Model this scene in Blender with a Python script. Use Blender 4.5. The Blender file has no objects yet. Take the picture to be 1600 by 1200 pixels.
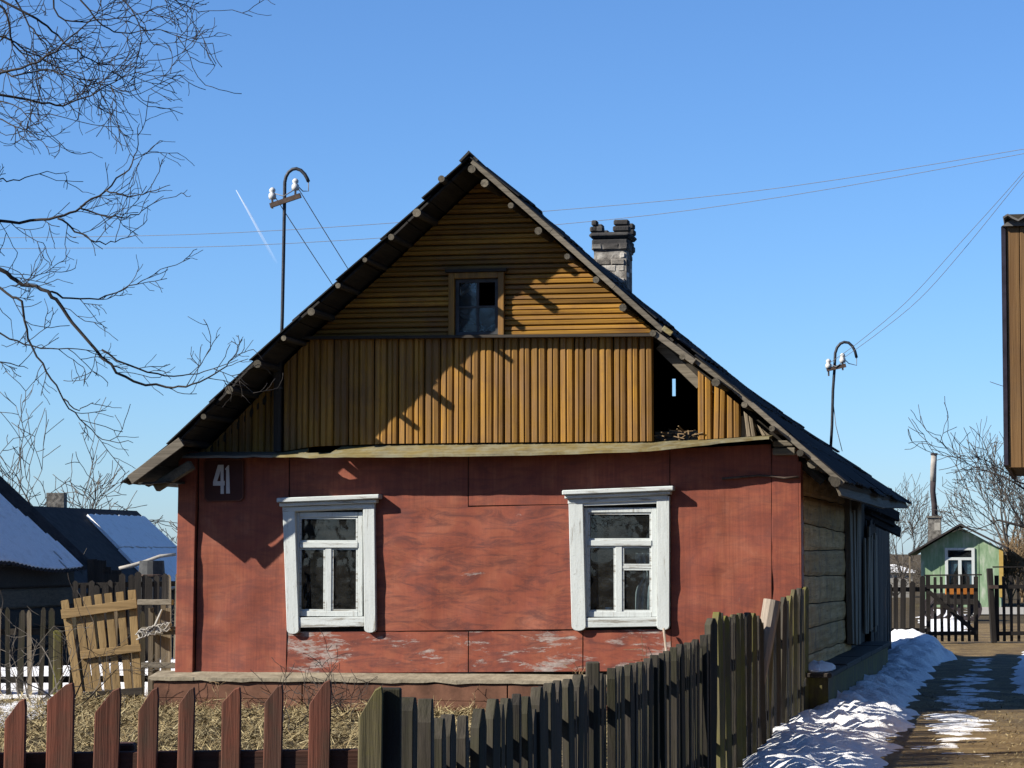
import bpy, math, random
from mathutils import Vector, Matrix, noise

# ------------------------------------------------------------------ camera, sky, sun, exposure
SC = bpy.context.scene
COL = SC.collection
F = 4120.0                      # focal length in photo pixels (1600 x 1200)
HOR = 864.0                     # horizon row in the photo
PITCH = math.atan((HOR - 600.0) / F)
EYE = Vector((0, 0, 1.6))
cd = bpy.data.cameras.new('camera'); cam = bpy.data.objects.new('camera', cd); COL.objects.link(cam)
cam.location = EYE; cam.rotation_euler = (math.pi / 2 + PITCH, 0, 0)
cd.sensor_fit = 'HORIZONTAL'; cd.sensor_width = 36.0; cd.lens = F / 1600 * 36.0
cd.clip_start = 0.1; cd.clip_end = 20000
SC.camera = cam

SUNV = Vector((-1.248, -0.456, 0.83)).normalized()     # towards the sun
EL = math.asin(SUNV.z)
w = bpy.data.worlds.new('World'); SC.world = w; w.use_nodes = True
nt = w.node_tree
bg = nt.nodes['Background']
sky = nt.nodes.new('ShaderNodeTexSky'); sky.sky_type = 'NISHITA'; sky.sun_disc = False
sky.sun_elevation = EL; sky.sun_rotation = math.atan2(SUNV.x, SUNV.y)
sky.altitude = 0; sky.air_density = 0.85; sky.dust_density = 0.25; sky.ozone_density = 10.0
nt.links.new(sky.outputs[0], bg.inputs[0]); bg.inputs[1].default_value = 0.07
sd = bpy.data.lights.new('sun', 'SUN'); so = bpy.data.objects.new('sun', sd); COL.objects.link(so)
sd.energy = 5.0; sd.angle = math.radians(0.5); sd.color = (1.0, 0.93, 0.82)
so.location = (-20, -10, 30)
so.rotation_euler = SUNV.to_track_quat('Z', 'Y').to_euler()
SC.view_settings.view_transform = 'Standard'; SC.view_settings.look = 'None'
SC.view_settings.exposure = 1.25; SC.view_settings.gamma = 1.0; SC.view_settings.use_curve_mapping = False

# ------------------------------------------------------------------ pixel helpers
CP, SP = math.cos(PITCH), math.sin(PITCH)
def ray(px, py):
    a, b = (px - 800) / F, (600 - py) / F
    return Vector((a, CP - b * SP, SP + b * CP))
def at_depth(px, py, Y):
    d = ray(px, py); return EYE + d * (Y / d.y)
def on_ground(px, py, z=0.0):
    d = ray(px, py); return EYE + d * ((z - EYE.z) / d.z)

class Frame:
    """a building's own axes: u to the right along its front, v into the picture, z up"""
    def __init__(s, o, yaw):
        s.o = Vector(o); s.yaw = yaw
        s.R = Vector((math.cos(yaw), -math.sin(yaw), 0)); s.B = Vector((math.sin(yaw), math.cos(yaw), 0))
    def hp(s, px, py, v=0.0):          # pixel -> (u, z) on the plane v
        d = ray(px, py); t = (v - (EYE - s.o).dot(s.B)) / d.dot(s.B)
        p = EYE + d * t - s.o
        return p.dot(s.R), p.z
    def hs(s, px, py, u=0.0):          # pixel -> (v, z) on the plane u
        d = ray(px, py); t = (u - (EYE - s.o).dot(s.R)) / d.dot(s.R)
        p = EYE + d * t - s.o
        return p.dot(s.B), p.z
    def w(s, u, v, z):
        return s.o + s.R * u + s.B * v + Vector((0, 0, z))
    def px(s, px, py, v=0.0):
        u, z = s.hp(px, py, v); return Vector((u, v, z))

# ------------------------------------------------------------------ mesh helpers
class MB:
    def __init__(s): s.v = []; s.f = []
    def add(s, vs, fs):
        n = len(s.v); s.v += [tuple(x) for x in vs]; s.f += [tuple(i + n for i in f) for f in fs]; return s
    def box(s, x0, x1, y0, y1, z0, z1):
        return s.add([(x, y, z) for x in (x0, x1) for y in (y0, y1) for z in (z0, z1)],
                     [(0, 1, 3, 2), (4, 6, 7, 5), (0, 4, 5, 1), (2, 3, 7, 6), (0, 2, 6, 4), (1, 5, 7, 3)])
    def bar(s, p, q, wd, th, n=(0, -1, 0), w2=None):
        p, q, n = Vector(p), Vector(q), Vector(n)
        d = (q - p).normalized(); sd_ = d.cross(n).normalized(); n = sd_.cross(d).normalized()
        w2 = wd if w2 is None else w2
        vs = []
        for c, ww in ((p, wd), (q, w2)):
            for a, b in ((-1, -1), (1, -1), (1, 1), (-1, 1)): vs.append(c + sd_ * (a * ww / 2) + n * (b * th / 2))
        return s.add(vs, [(3, 2, 1, 0), (4, 5, 6, 7), (0, 1, 5, 4), (1, 2, 6, 5), (2, 3, 7, 6), (3, 0, 4, 7)])
    def prism(s, poly, v0, v1):        # poly of (u, z) extruded along v
        k = len(poly)
        return s.add([(u, v0, z) for u, z in poly] + [(u, v1, z) for u, z in poly],
                     [tuple(range(k)), tuple(range(2 * k - 1, k - 1, -1))] + [(i + k, (i + 1) % k + k, (i + 1) % k, i) for i in range(k)])
    def tube(s, pts, rads, n=6):
        pts = [Vector(p) for p in pts]
        if not isinstance(rads, (list, tuple)): rads = [rads] * len(pts)
        base = len(s.v); a = None
        for i, p in enumerate(pts):
            t = (pts[min(i + 1, len(pts) - 1)] - pts[max(i - 1, 0)])
            if t.length < 1e-9: t = Vector((0, 0, 1))
            t.normalize()
            if a is None:
                a = t.cross(Vector((0.31, 0.2, 0.93)))
                if a.length < 0.05: a = t.cross(Vector((1, 0, 0)))
            a = (a - t * a.dot(t)).normalized(); b = t.cross(a)
            for k in range(n):
                an = 2 * math.pi * k / n
                s.v.append(tuple(p + (a * math.cos(an) + b * math.sin(an)) * rads[i]))
        for i in range(len(pts) - 1):
            for k in range(n):
                s.f.append((base + i * n + k, base + i * n + (k + 1) % n, base + (i + 1) * n + (k + 1) % n, base + (i + 1) * n + k))
        s.f.append(tuple(base + k for k in range(n - 1, -1, -1)))
        s.f.append(tuple(base + (len(pts) - 1) * n + k for k in range(n)))
        return s
    def lathe(s, c, prof, n=10):       # prof of (r, z)
        base = len(s.v); c = Vector(c)
        for r, z in prof:
            for k in range(n):
                an = 2 * math.pi * k / n; s.v.append((c.x + r * math.cos(an), c.y + r * math.sin(an), c.z + z))
        for i in range(len(prof) - 1):
            for k in range(n):
                s.f.append((base + i * n + k, base + i * n + (k + 1) % n, base + (i + 1) * n + (k + 1) % n, base + (i + 1) * n + k))
        s.f.append(tuple(base + k for k in range(n - 1, -1, -1))); s.f.append(tuple(base + (len(prof) - 1) * n + k for k in range(n)))
        return s
    def build(s, name, mat, parent=None, origin=None, smooth=False, bevel=0.0):
        me = bpy.data.meshes.new(name)
        if origin is None and parent is not None and not parent.get('_loc'): origin = parent.location
        if origin is not None:
            o = Vector(origin); vs = [(x - o.x, y - o.y, z - o.z) for x, y, z in s.v]
        else: vs = s.v
        me.from_pydata(vs, [], s.f); me.update()
        if smooth: me.polygons.foreach_set('use_smooth', [True] * len(me.polygons))
        me.materials.append(mat)
        o_ = bpy.data.objects.new(name, me); COL.objects.link(o_)
        if parent is not None: o_.parent = parent
        elif origin is not None: o_.location = origin
        if bevel:
            m = o_.modifiers.new('bevel', 'BEVEL'); m.width = bevel; m.segments = 1; m.limit_method = 'ANGLE'
        return o_

def tag(o, label, cat, group=None, kind=None):
    if label: o['label'] = label
    if cat: o['category'] = cat
    if group: o['group'] = group
    if kind: o['kind'] = kind
    return o
def thing(name, loc, label, cat, group=None, yaw=None):
    """an Empty at the thing's base.  yaw given: its parts are built in its own axes (u, v, z)"""
    o = bpy.data.objects.new(name, None); COL.objects.link(o); o.location = loc; o.empty_display_size = 0.2
    if yaw is not None: o.rotation_euler = (0, 0, -yaw); o['_loc'] = 1
    return tag(o, label, cat, group)
RNG = random.Random(41)
def rr(a, b): return RNG.uniform(a, b)

# ------------------------------------------------------------------ materials
ALBEDO_SCALE = 0.51                     # weathered tones, scaled down further so shade darkens against the strong sun
class NT:
    def __init__(s, name):
        s.m = bpy.data.materials.new(name); s.m.use_nodes = True
        s.t = s.m.node_tree; s.t.nodes.clear()
        s.out = s.t.nodes.new('ShaderNodeOutputMaterial')
    def n(s, typ, ins=None, **kw):
        nd = s.t.nodes.new('ShaderNode' + typ)
        for k, v in kw.items(): setattr(nd, k, v)
        for k, v in (ins or {}).items():
            if hasattr(v, 'is_output') or isinstance(v, bpy.types.NodeSocket): s.t.links.new(v, nd.inputs[k])
            else: nd.inputs[k].default_value = v
        return nd
    def coord(s, scale=(1, 1, 1), out='Object'):
        c = s.n('TexCoord'); m = s.n('Mapping', {'Vector': c.outputs[out], 'Scale': scale}); return m.outputs[0]
    def noise(s, vec, scale=5, detail=6, rough=0.6, dist=0.0):
        return s.n('TexNoise', {'Vector': vec, 'Scale': scale, 'Detail': detail, 'Roughness': rough, 'Distortion': dist}).outputs[0]
    def ramp(s, fac, stops):
        r = s.n('ValToRGB', {'Fac': fac}); cr = r.color_ramp
        while len(cr.elements) < len(stops): cr.elements.new(0.5)
        for e, (p, c) in zip(cr.elements, stops):
            e.position = p; e.color = (*c, 1) if len(c) == 3 else c
        return r.outputs[0]
    def mix(s, fac, a, b, mode='MIX'):
        nd = s.n('Mix', data_type='RGBA', blend_type=mode)
        for i, v in ((0, fac), (6, a), (7, b)):
            if isinstance(v, bpy.types.NodeSocket): s.t.links.new(v, nd.inputs[i])
            elif isinstance(v, tuple): nd.inputs[i].default_value = (*v, 1) if len(v) == 3 else v
            else: nd.inputs[i].default_value = v
        return nd.outputs[2]
    def mth(s, op, a, b=0.0):
        nd = s.n('Math', operation=op)
        for i, v in ((0, a), (1, b)):
            if isinstance(v, bpy.types.NodeSocket): s.t.links.new(v, nd.inputs[i])
            else: nd.inputs[i].default_value = v
        return nd.outputs[0]
    def rnd(s, lo=0.75, hi=1.2):
        r = s.n('ObjectInfo').outputs['Random']
        return s.mth('ADD', s.mth('MULTIPLY', r, hi - lo), lo)
    def scale(s, col, val):
        nd = s.n('VectorMath', {0: col}, operation='SCALE')
        if isinstance(val, bpy.types.NodeSocket): s.t.links.new(val, nd.inputs['Scale'])
        else: nd.inputs['Scale'].default_value = val
        return nd.outputs[0]
    def pbr(s, col, rough=0.8, bump=None, bstr=0.3, bdist=0.01, metal=0.0, spec=0.3):
        if not isinstance(col, bpy.types.NodeSocket): col = s.n('RGB').outputs[0]
        col = s.scale(col, 0.9 if 'snow' in s.m.name else 0.53 if s.m.name.startswith('white_p') else ALBEDO_SCALE)
        p = s.n('BsdfPrincipled', {'Base Color': col if isinstance(col, bpy.types.NodeSocket) else (*col, 1), 'Roughness': rough, 'Metallic': metal, 'Specular IOR Level': spec})
        if bump is not None:
            b = s.n('Bump', {'Height': bump, 'Strength': bstr, 'Distance': bdist}); s.t.links.new(b.outputs[0], p.inputs['Normal'])
        s.t.links.new(p.outputs[0], s.out.inputs[0]); return s.m

def wood(name, c1, c2, grain=(30, 30, 1.2), rough=0.8, moss=None, moss_amt=0.5, var=(0.75, 1.2), stain=(0.08, 0.07, 0.06), stain_amt=0.35, crack=0.7, spec=0.2):
    t = NT(name); v = t.coord(grain); g = t.noise(v, 1.0, 8, 0.65, 0.4)
    col = t.ramp(g, [(0.3, c1), (0.7, c2)])
    col = t.scale(col, t.rnd(*var))
    big = t.noise(t.coord((1, 1, 1)), 2.3, 5, 0.6)
    col = t.mix(t.ramp(big, [(0.5, (0, 0, 0)), (0.75, (stain_amt,) * 3)]), col, stain)
    fine = t.noise(t.coord(tuple(a * 2.2 for a in grain)), 1.0, 4, 0.7)
    col = t.mix(t.ramp(fine, [(0.32, (crack,) * 3), (0.42, (0, 0, 0))]), col, t.scale(col, 0.35))
    if moss:
        mn = t.noise(t.coord((1, 1, 0.6)), 5.0, 6, 0.7)
        col = t.mix(t.ramp(mn, [(0.42, (0, 0, 0)), (0.62, (moss_amt,) * 3)]), col, moss)
    return t.pbr(col, rough, t.mth('ADD', g, fine), 0.5, 0.006, spec=spec)

M = {}
HZ = (1.1, 30, 30)     # grain along u / x
YZ = (30, 1.1, 30)     # grain along v
VT = (30, 30, 1.1)     # grain upright
OCH1, OCH2 = (0.23, 0.105, 0.01), (0.6, 0.305, 0.034)
M['ochre_v'] = wood('ochre_boards_upright', OCH1, OCH2, (26, 26, 0.8), 0.6, moss=(0.27, 0.145, 0.06), moss_amt=0.45, var=(0.62, 1.2), stain=(0.2, 0.095, 0.03), stain_amt=0.7, crack=0.65, spec=0.3)
M['ochre_h'] = wood('ochre_boards_level', OCH1, OCH2, (0.8, 26, 26), 0.6, var=(0.66, 1.16), stain=(0.16, 0.06, 0.03), stain_amt=0.7, crack=0.65, spec=0.3)
M['grey_h'] = wood('grey_wood_level', (0.14, 0.12, 0.09), (0.3, 0.26, 0.2), HZ)
M['grey_v'] = wood('grey_wood_upright', (0.16, 0.125, 0.085), (0.36, 0.295, 0.205), VT)
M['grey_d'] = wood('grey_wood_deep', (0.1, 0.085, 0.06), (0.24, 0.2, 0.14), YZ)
M['log'] = wood('old_logs', (0.42, 0.235, 0.08), (0.98, 0.64, 0.29), (8, 0.7, 16), 0.85, moss=(0.6, 0.34, 0.08), moss_amt=0.6, stain_amt=0.75, var=(0.75, 1.2), crack=0.9)  # light, warm tone stands in for light bounced off the track
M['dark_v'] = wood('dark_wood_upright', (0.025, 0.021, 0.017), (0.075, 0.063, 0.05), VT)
M['dark_h'] = wood('dark_wood_level', (0.024, 0.02, 0.016), (0.07, 0.058, 0.046), HZ)
M['shade_v'] = wood('shade_dark_wood_upright', (0.012, 0.01, 0.009), (0.04, 0.033, 0.027), VT)  # shade put into the colour of gates, back fences and far gable
M['shade_h'] = wood('shade_dark_wood_level', (0.012, 0.01, 0.009), (0.04, 0.033, 0.027), HZ)  # level-grained version, shade likewise put into the colour
M['picket'] = wood('weathered_pickets', (0.026, 0.022, 0.017), (0.1, 0.083, 0.062), VT, moss=(0.05, 0.05, 0.017), moss_amt=0.5, var=(0.4, 1.35))
M['moss_picket'] = wood('mossy_pickets', (0.1, 0.085, 0.04), (0.24, 0.2, 0.1), VT, moss=(0.17, 0.16, 0.025), moss_amt=0.85, var=(0.55, 1.25))
M['red_picket'] = wood('red_stained_pickets', (0.11, 0.034, 0.021), (0.27, 0.088, 0.05), VT, moss=(0.07, 0.055, 0.035), moss_amt=0.6, var=(0.8, 1.15))
M['red_rail'] = wood('red_stained_rail', (0.05, 0.022, 0.014), (0.13, 0.05, 0.03), HZ)
M['fresh'] = wood('fresh_slats', (0.27, 0.175, 0.075), (0.45, 0.31, 0.14), VT, var=(0.8, 1.1), stain_amt=0.25)
M['fresh_h'] = wood('fresh_rails', (0.27, 0.175, 0.075), (0.47, 0.32, 0.15), HZ, var=(0.8, 1.1), stain_amt=0.25)
M['ledge'] = wood('mossy_ledge', (0.14, 0.105, 0.035), (0.34, 0.265, 0.1), HZ, moss=(0.36, 0.36, 0.27), moss_amt=0.5, stain_amt=0.7)
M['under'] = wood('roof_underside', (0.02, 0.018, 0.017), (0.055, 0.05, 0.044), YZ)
M['pole_shaft'] = wood('purlin_shafts', (0.03, 0.027, 0.022), (0.085, 0.075, 0.06), YZ)
M['brown_v'] = wood('brown_stained_boards', (0.15, 0.075, 0.026), (0.3, 0.17, 0.065), (26, 26, 0.7), 0.6, var=(0.9, 1.1), crack=0.6)
M['purlin'] = wood('purlin_poles', (0.1, 0.085, 0.062), (0.3, 0.26, 0.19), (40, 40, 40), var=(0.22, 1.15))
M['bark_pole'] = wood('peeled_pole', (0.36, 0.29, 0.22), (0.6, 0.5, 0.4), VT, stain_amt=0.25, crack=0.3)

def paint_red(name, peel, horiz):
    t = NT(name)
    sc_ = (1.5, 1, 6) if horiz else (5, 1, 2.0)
    g = t.noise(t.coord((34, 1, 1.2)), 1.0, 6, 0.7)                  # upright brush streaks
    h = t.noise(t.coord((1.3, 1, 5.5)), 1.9, 9, 0.72, 1.1)           # wiped dirt, sideways swirls
    lo = t.noise(t.coord((1, 1, 1)), 2.1, 7, 0.62, 0.8)
    col = t.ramp(lo, [(0.3, (0.22, 0.058, 0.039)), (0.47, (0.35, 0.088, 0.047)), (0.6, (0.4, 0.115, 0.058)), (0.75, (0.46, 0.165, 0.1))])
    col = t.mix(t.ramp(g, [(0.35, (0.5 if not horiz else 0.22,) * 3), (0.62, (0, 0, 0))]), col, (0.17, 0.042, 0.027))
    col = t.mix(t.ramp(h, [(0.45, (0, 0, 0)), (0.62, (0.8 if horiz else 0.45,) * 3)]), col, (0.135, 0.042, 0.034))
    sc2 = t.noise(t.coord((9, 1, 2.2)), 4.0, 5, 0.7)
    col = t.mix(t.ramp(sc2, [(0.64, (0, 0, 0)), (0.72, (0.35,) * 3)]), col, (0.4, 0.19, 0.13))
    pn = t.noise(t.coord(sc_), 1.7, 12, 0.74, 0.3); pb = t.noise(t.coord((1, 1, 1.6)), 1.1, 3, 0.5)
    pv = t.mth('ADD', t.mth('MULTIPLY', pn, 0.75), t.mth('MULTIPLY', pb, 0.35))
    pm = t.ramp(pv, [(0.8 - 0.2 * peel, (0, 0, 0)), (0.83 - 0.2 * peel, (0.55,) * 3), (0.92 - 0.2 * peel, (1, 1, 1))])
    pc = t.ramp(t.noise(t.coord((5, 1, 18)), 2, 8, 0.7), [(0.33, (0.24, 0.2, 0.17)), (0.5, (0.46, 0.42, 0.38)), (0.66, (0.68, 0.64, 0.59))])
    col = t.mix(pm, col, pc)
    bump = t.mth('SUBTRACT', t.mth('ADD', t.mth('MULTIPLY', g, 0.3), t.mth('MULTIPLY', pn, 0.5)), t.mth('MULTIPLY', pm, 0.35))
    return t.pbr(col, 0.66, bump, 0.45, 0.006, spec=0.25)
M['red'] = paint_red('red_paint', 0.5, False)
M['red_peel'] = paint_red('red_paint_flaking', 1.1, True)
M['red_wipe'] = paint_red('red_paint_wiped', 0.6, True)

def white_paint(name, base, grain, wear):
    t = NT(name); n = t.noise(t.coord(grain), 1.0, 7, 0.7)
    col = t.ramp(n, [(0.3, tuple(c * 0.82 for c in base)), (0.6, base)])
    wn = t.noise(t.coord(tuple(a * 0.8 for a in grain)), 1.3, 9, 0.75)
    col = t.mix(t.ramp(wn, [(0.62 - wear * 0.1, (0, 0, 0)), (0.7 - wear * 0.1, (0.85,) * 3)]), col, (0.26, 0.23, 0.18))
    sp = t.noise(t.coord((1, 1, 1)), 55, 3, 0.6)
    col = t.mix(t.ramp(sp, [(0.66, (0, 0, 0)), (0.72, (0.6,) * 3)]), col, (0.3, 0.29, 0.25))
    return t.pbr(col, 0.55, t.mth('ADD', n, sp), 0.35, 0.004)
M['white_v'] = white_paint('white_paint_upright', (0.74, 0.79, 0.77), (24, 24, 2), 0.55)
M['white_h'] = white_paint('white_paint_level', (0.74, 0.79, 0.77), (2, 24, 24), 1.0)

def simple(name, c1, c2, sc_=6.0, rough=0.85, bstr=0.4, bdist=0.01, detail=8, spec=0.2, metal=0.0, var=None):
    t = NT(name); n = t.noise(t.coord(), sc_, detail, 0.65); col = t.ramp(n, [(0.33, c1), (0.68, c2)])
    if var: col = t.scale(col, t.rnd(*var))
    return t.pbr(col, rough, n, bstr, bdist, metal, spec)
M['dark_frame'] = simple('dark_window_paint', (0.05, 0.055, 0.06), (0.12, 0.125, 0.13))
M['plinth'] = simple('brown_plinth_paint', (0.1, 0.045, 0.026), (0.27, 0.125, 0.075), 4.0, 0.8)
M['plinth_top'] = simple('mortar_ledge', (0.24, 0.2, 0.14), (0.46, 0.4, 0.29), 7.0, 0.95, 0.8, 0.02)
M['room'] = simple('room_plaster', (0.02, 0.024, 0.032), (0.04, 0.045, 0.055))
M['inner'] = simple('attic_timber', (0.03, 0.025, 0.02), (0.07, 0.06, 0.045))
M['curtain'] = simple('curtain_cloth', (0.3, 0.28, 0.24), (0.5, 0.47, 0.42), 9)
M['cup'] = simple('cup_glaze', (0.6, 0.6, 0.57), (0.72, 0.72, 0.68), 9, 0.35)
M['plate'] = simple('number_plate_paint', (0.05, 0.012, 0.01), (0.085, 0.022, 0.017), 5, 0.6)
M['plate_edge'] = simple('plate_rim_paint', (0.16, 0.06, 0.04), (0.24, 0.1, 0.07), 8)
M['digit'] = simple('numeral_paint', (0.66, 0.68, 0.74), (0.78, 0.8, 0.84), 9)
M['pole'] = simple('dark_steel_pipe', (0.03, 0.035, 0.045), (0.075, 0.08, 0.095), 20, 0.5, metal=0.3)
M['rust'] = simple('rusty_angle_iron', (0.07, 0.045, 0.035), (0.14, 0.1, 0.08), 20, 0.7)
M['porcelain'] = simple('white_porcelain', (0.75, 0.75, 0.73), (0.85, 0.85, 0.83), 9, 0.15, spec=0.5)
M['wire'] = simple('aged_wire', (0.22, 0.22, 0.23), (0.34, 0.34, 0.35), 20, 0.6)
M['bark'] = simple('tree_bark', (0.03, 0.026, 0.024), (0.075, 0.064, 0.058), 14, 0.9)
M['far_bark'] = simple('grey_tree_bark', (0.09, 0.08, 0.07), (0.19, 0.165, 0.14), 14, 0.9)
M['weed'] = simple('dry_stalks', (0.2, 0.13, 0.07), (0.34, 0.24, 0.13), 14, 0.9)
M['rag'] = simple('pale_rope', (0.4, 0.38, 0.34), (0.6, 0.57, 0.52), 30, 0.9)
M['mortar'] = simple('sooty_mortar', (0.07, 0.066, 0.06), (0.36, 0.34, 0.3), 12, 0.95, 0.9, 0.02)
M['cement'] = simple('pale_concrete', (0.4, 0.38, 0.33), (0.56, 0.53, 0.47), 8)
M['asbestos'] = simple('grey_roof_sheet', (0.12, 0.115, 0.11), (0.25, 0.24, 0.23), 6)
M['dark_sheet'] = simple('dark_roof_sheet', (0.035, 0.03, 0.03), (0.08, 0.07, 0.065), 6)
M['orange'] = simple('orange_paint', (0.5, 0.15, 0.02), (0.66, 0.24, 0.04), 8, 0.5)
M['pipe'] = simple('whitewashed_pipe', (0.34, 0.31, 0.28), (0.6, 0.57, 0.52), 4)
M['sooty'] = simple('sooty_pipe', (0.04, 0.03, 0.035), (0.1, 0.08, 0.08), 6)
M['trim_dark'] = simple('dark_violet_trim', (0.02, 0.017, 0.03), (0.045, 0.04, 0.065), 8)
M['yellow'] = simple('yellow_trim', (0.5, 0.33, 0.08), (0.62, 0.43, 0.13), 8)

def brick_mat(name, plaster=False):
    t = NT(name); n = t.noise(t.coord((1, 1, 1)), 9 if not plaster else 13, 9, 0.75, 0.6 if plaster else 0.0)
    r = t.n('ObjectInfo').outputs['Random'] if not plaster else t.ramp(t.noise(t.coord(), 5.5, 3, 0.5), [(0.3, (0, 0, 0)), (0.7, (0.75,) * 3)])
    f = t.mth('ADD', t.mth('MULTIPLY', n, 0.65), t.mth('MULTIPLY', r, 0.5))
    col = t.ramp(f, [(0.28, (0.08, 0.075, 0.07)), (0.47, (0.24, 0.22, 0.195)), (0.62, (0.48, 0.455, 0.41)), (0.8, (0.85, 0.82, 0.76))])
    z = t.n('SeparateXYZ', {0: t.coord()}).outputs[2]
    soot = t.ramp(t.mth('ADD', t.mth('MULTIPLY', t.mth('SUBTRACT', z, 5.12), 2.6), t.mth('MULTIPLY', n, 0.35)), [(0.15, (0, 0, 0)), (0.55, (0.93,) * 3)])
    return t.pbr(t.mix(soot, col, (0.035, 0.035, 0.038)), 0.95, n, 0.8, 0.02)
M['brick'] = brick_mat('limewashed_brick'); M['plaster'] = brick_mat('flaking_chimney_plaster', True)

def sheet_mat():
    t = NT('tarred_roof_sheet'); n = t.noise(t.coord(), 3.5, 7, 0.7)
    col = t.ramp(n, [(0.3, (0.012, 0.013, 0.015)), (0.6, (0.034, 0.035, 0.038)), (0.74, (0.11, 0.112, 0.115))])
    return t.pbr(t.scale(col, t.rnd(0.6, 1.4)), 0.85, n, 0.6, 0.015, spec=0.12)
M['sheet'] = sheet_mat()

def glass(name, dust=0.03, rough=0.02):
    t = NT(name); tr = t.n('BsdfTransparent', {'Color': (0.62, 0.76, 0.84, 1)})
    wv = t.noise(t.coord(), 3.0, 2, 0.5); b = t.n('Bump', {'Height': wv, 'Strength': 0.12, 'Distance': 0.02})
    gl = t.n('BsdfGlossy', {'Roughness': rough, 'Color': (1, 1, 1, 1), 'Normal': b.outputs[0]})
    lw = t.n('LayerWeight', {'Blend': 0.5}).outputs['Facing']; fr = t.mth('ADD', t.mth('MULTIPLY', t.mth('POWER', lw, 5.0), 0.95), 0.045)
    m1 = t.n('MixShader', {0: fr, 1: tr.outputs[0], 2: gl.outputs[0]})
    df = t.n('BsdfDiffuse', {'Color': (0.4, 0.42, 0.4, 1)})
    dn = t.noise(t.coord((1, 1, 2)), 6, 6, 0.7)
    m2 = t.n('MixShader', {0: t.ramp(dn, [(0.4, (dust * 0.4,) * 3), (0.75, (dust * 2.2,) * 3)]), 1: m1.outputs[0], 2: df.outputs[0]})
    t.t.links.new(m2.outputs[0], t.out.inputs[0]); return t.m
M['glass'] = glass('window_glass', 0.02)
M['attic_glass'] = glass('dusty_attic_glass', 0.05, 0.03)

def ground_mat():
    t = NT('thawing_earth'); n = t.noise(t.coord((1, 1, 1)), 1.3, 10, 0.7); n2 = t.noise(t.coord((1, 1, 1)), 22, 6, 0.7)
    col = t.ramp(n, [(0.34, (0.07, 0.052, 0.03)), (0.5, (0.13, 0.1, 0.055)), (0.66, (0.2, 0.155, 0.085))])
    col = t.mix(t.ramp(n2, [(0.4, (0.6,) * 3), (0.6, (0, 0, 0))]), col, (0.07, 0.052, 0.034))
    return t.pbr(col, 0.95, t.mth('ADD', n2, n), 0.8, 0.04, spec=0.1)
M['ground'] = ground_mat()
def dirt_mat():
    t = NT('trodden_dirt'); n = t.noise(t.coord((1, 1, 1)), 1.6, 9, 0.7); n2 = t.noise(t.coord((1, 1, 1)), 30, 6, 0.75)
    col = t.ramp(n, [(0.34, (0.15, 0.095, 0.04)), (0.5, (0.36, 0.245, 0.1)), (0.66, (0.56, 0.4, 0.17))])
    col = t.mix(t.ramp(n2, [(0.38, (0.6,) * 3), (0.55, (0, 0, 0))]), col, (0.08, 0.055, 0.03))
    return t.pbr(col, 0.8, t.mth('ADD', n2, n), 1.0, 0.05, spec=0.25)
M['dirt'] = dirt_mat()
def snow_mat(name, dirt):
    t = NT(name); n = t.noise(t.coord((1, 1, 1)), 5, 8, 0.7); n2 = t.noise(t.coord(), 40, 5, 0.7)
    col = t.ramp(n2, [(0.3, (0.78, 0.79, 0.81)), (0.6, (0.9, 0.91, 0.92))])
    col = t.mix(t.ramp(n, [(0.54 - dirt * 0.08, (0, 0, 0)), (0.7 - dirt * 0.08, (dirt,) * 3)]), col, (0.26, 0.2, 0.13))
    sp = t.noise(t.coord(), 70, 3, 0.7)
    col = t.mix(t.ramp(sp, [(0.66, (0, 0, 0)), (0.7, (0.6,) * 3)]), col, (0.2, 0.16, 0.11))
    return t.pbr(col, 0.6, t.mth('ADD', n2, t.mth('MULTIPLY', n, 1.5)), 0.9, 0.03, spec=0.3)
M['snow'] = snow_mat('settled_snow', 0.22)
M['old_snow'] = snow_mat('dirty_snow', 0.9)

def straw_mat():
    t = NT('dry_grass'); g = t.n('NewGeometry').outputs['Random Per Island']
    col = t.ramp(g, [(0.0, (0.13, 0.09, 0.04)), (0.35, (0.3, 0.225, 0.105)), (0.7, (0.45, 0.36, 0.18)), (1.0, (0.58, 0.49, 0.28))])
    p = t.n('BsdfPrincipled', {'Base Color': t.scale(col, 0.57), 'Roughness': 0.8, 'Specular IOR Level': 0.2})
    t.t.links.new(p.outputs[0], t.out.inputs[0]); return t.m
M['straw'] = straw_mat()
def green_mat():
    t = NT('flaking_green_paint'); n = t.noise(t.coord((3, 3, 0.8)), 1.6, 7, 0.65)
    col = t.ramp(n, [(0.35, (0.19, 0.32, 0.17)), (0.52, (0.32, 0.46, 0.28)), (0.68, (0.6, 0.65, 0.52))])
    return t.pbr(col, 0.8, n, 0.3, 0.01)
M['green'] = green_mat()
def trail_mat():
    t = NT('ice_vapour'); d = t.n('BsdfDiffuse', {'Color': (0.9, 0.9, 0.9, 1)}); tr = t.n('BsdfTransparent')
    x = t.n('SeparateXYZ', {0: t.coord(out='Generated')}).outputs[2]
    m = t.n('MixShader', {0: t.mth('MULTIPLY', t.ramp(x, [(0.0, (0.0,) * 3), (0.9, (0.3,) * 3)]), 1.0), 1: tr.outputs[0], 2: d.outputs[0]})
    t.t.links.new(m.outputs[0], t.out.inputs[0]); return t.m
M['trail'] = trail_mat()

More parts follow.
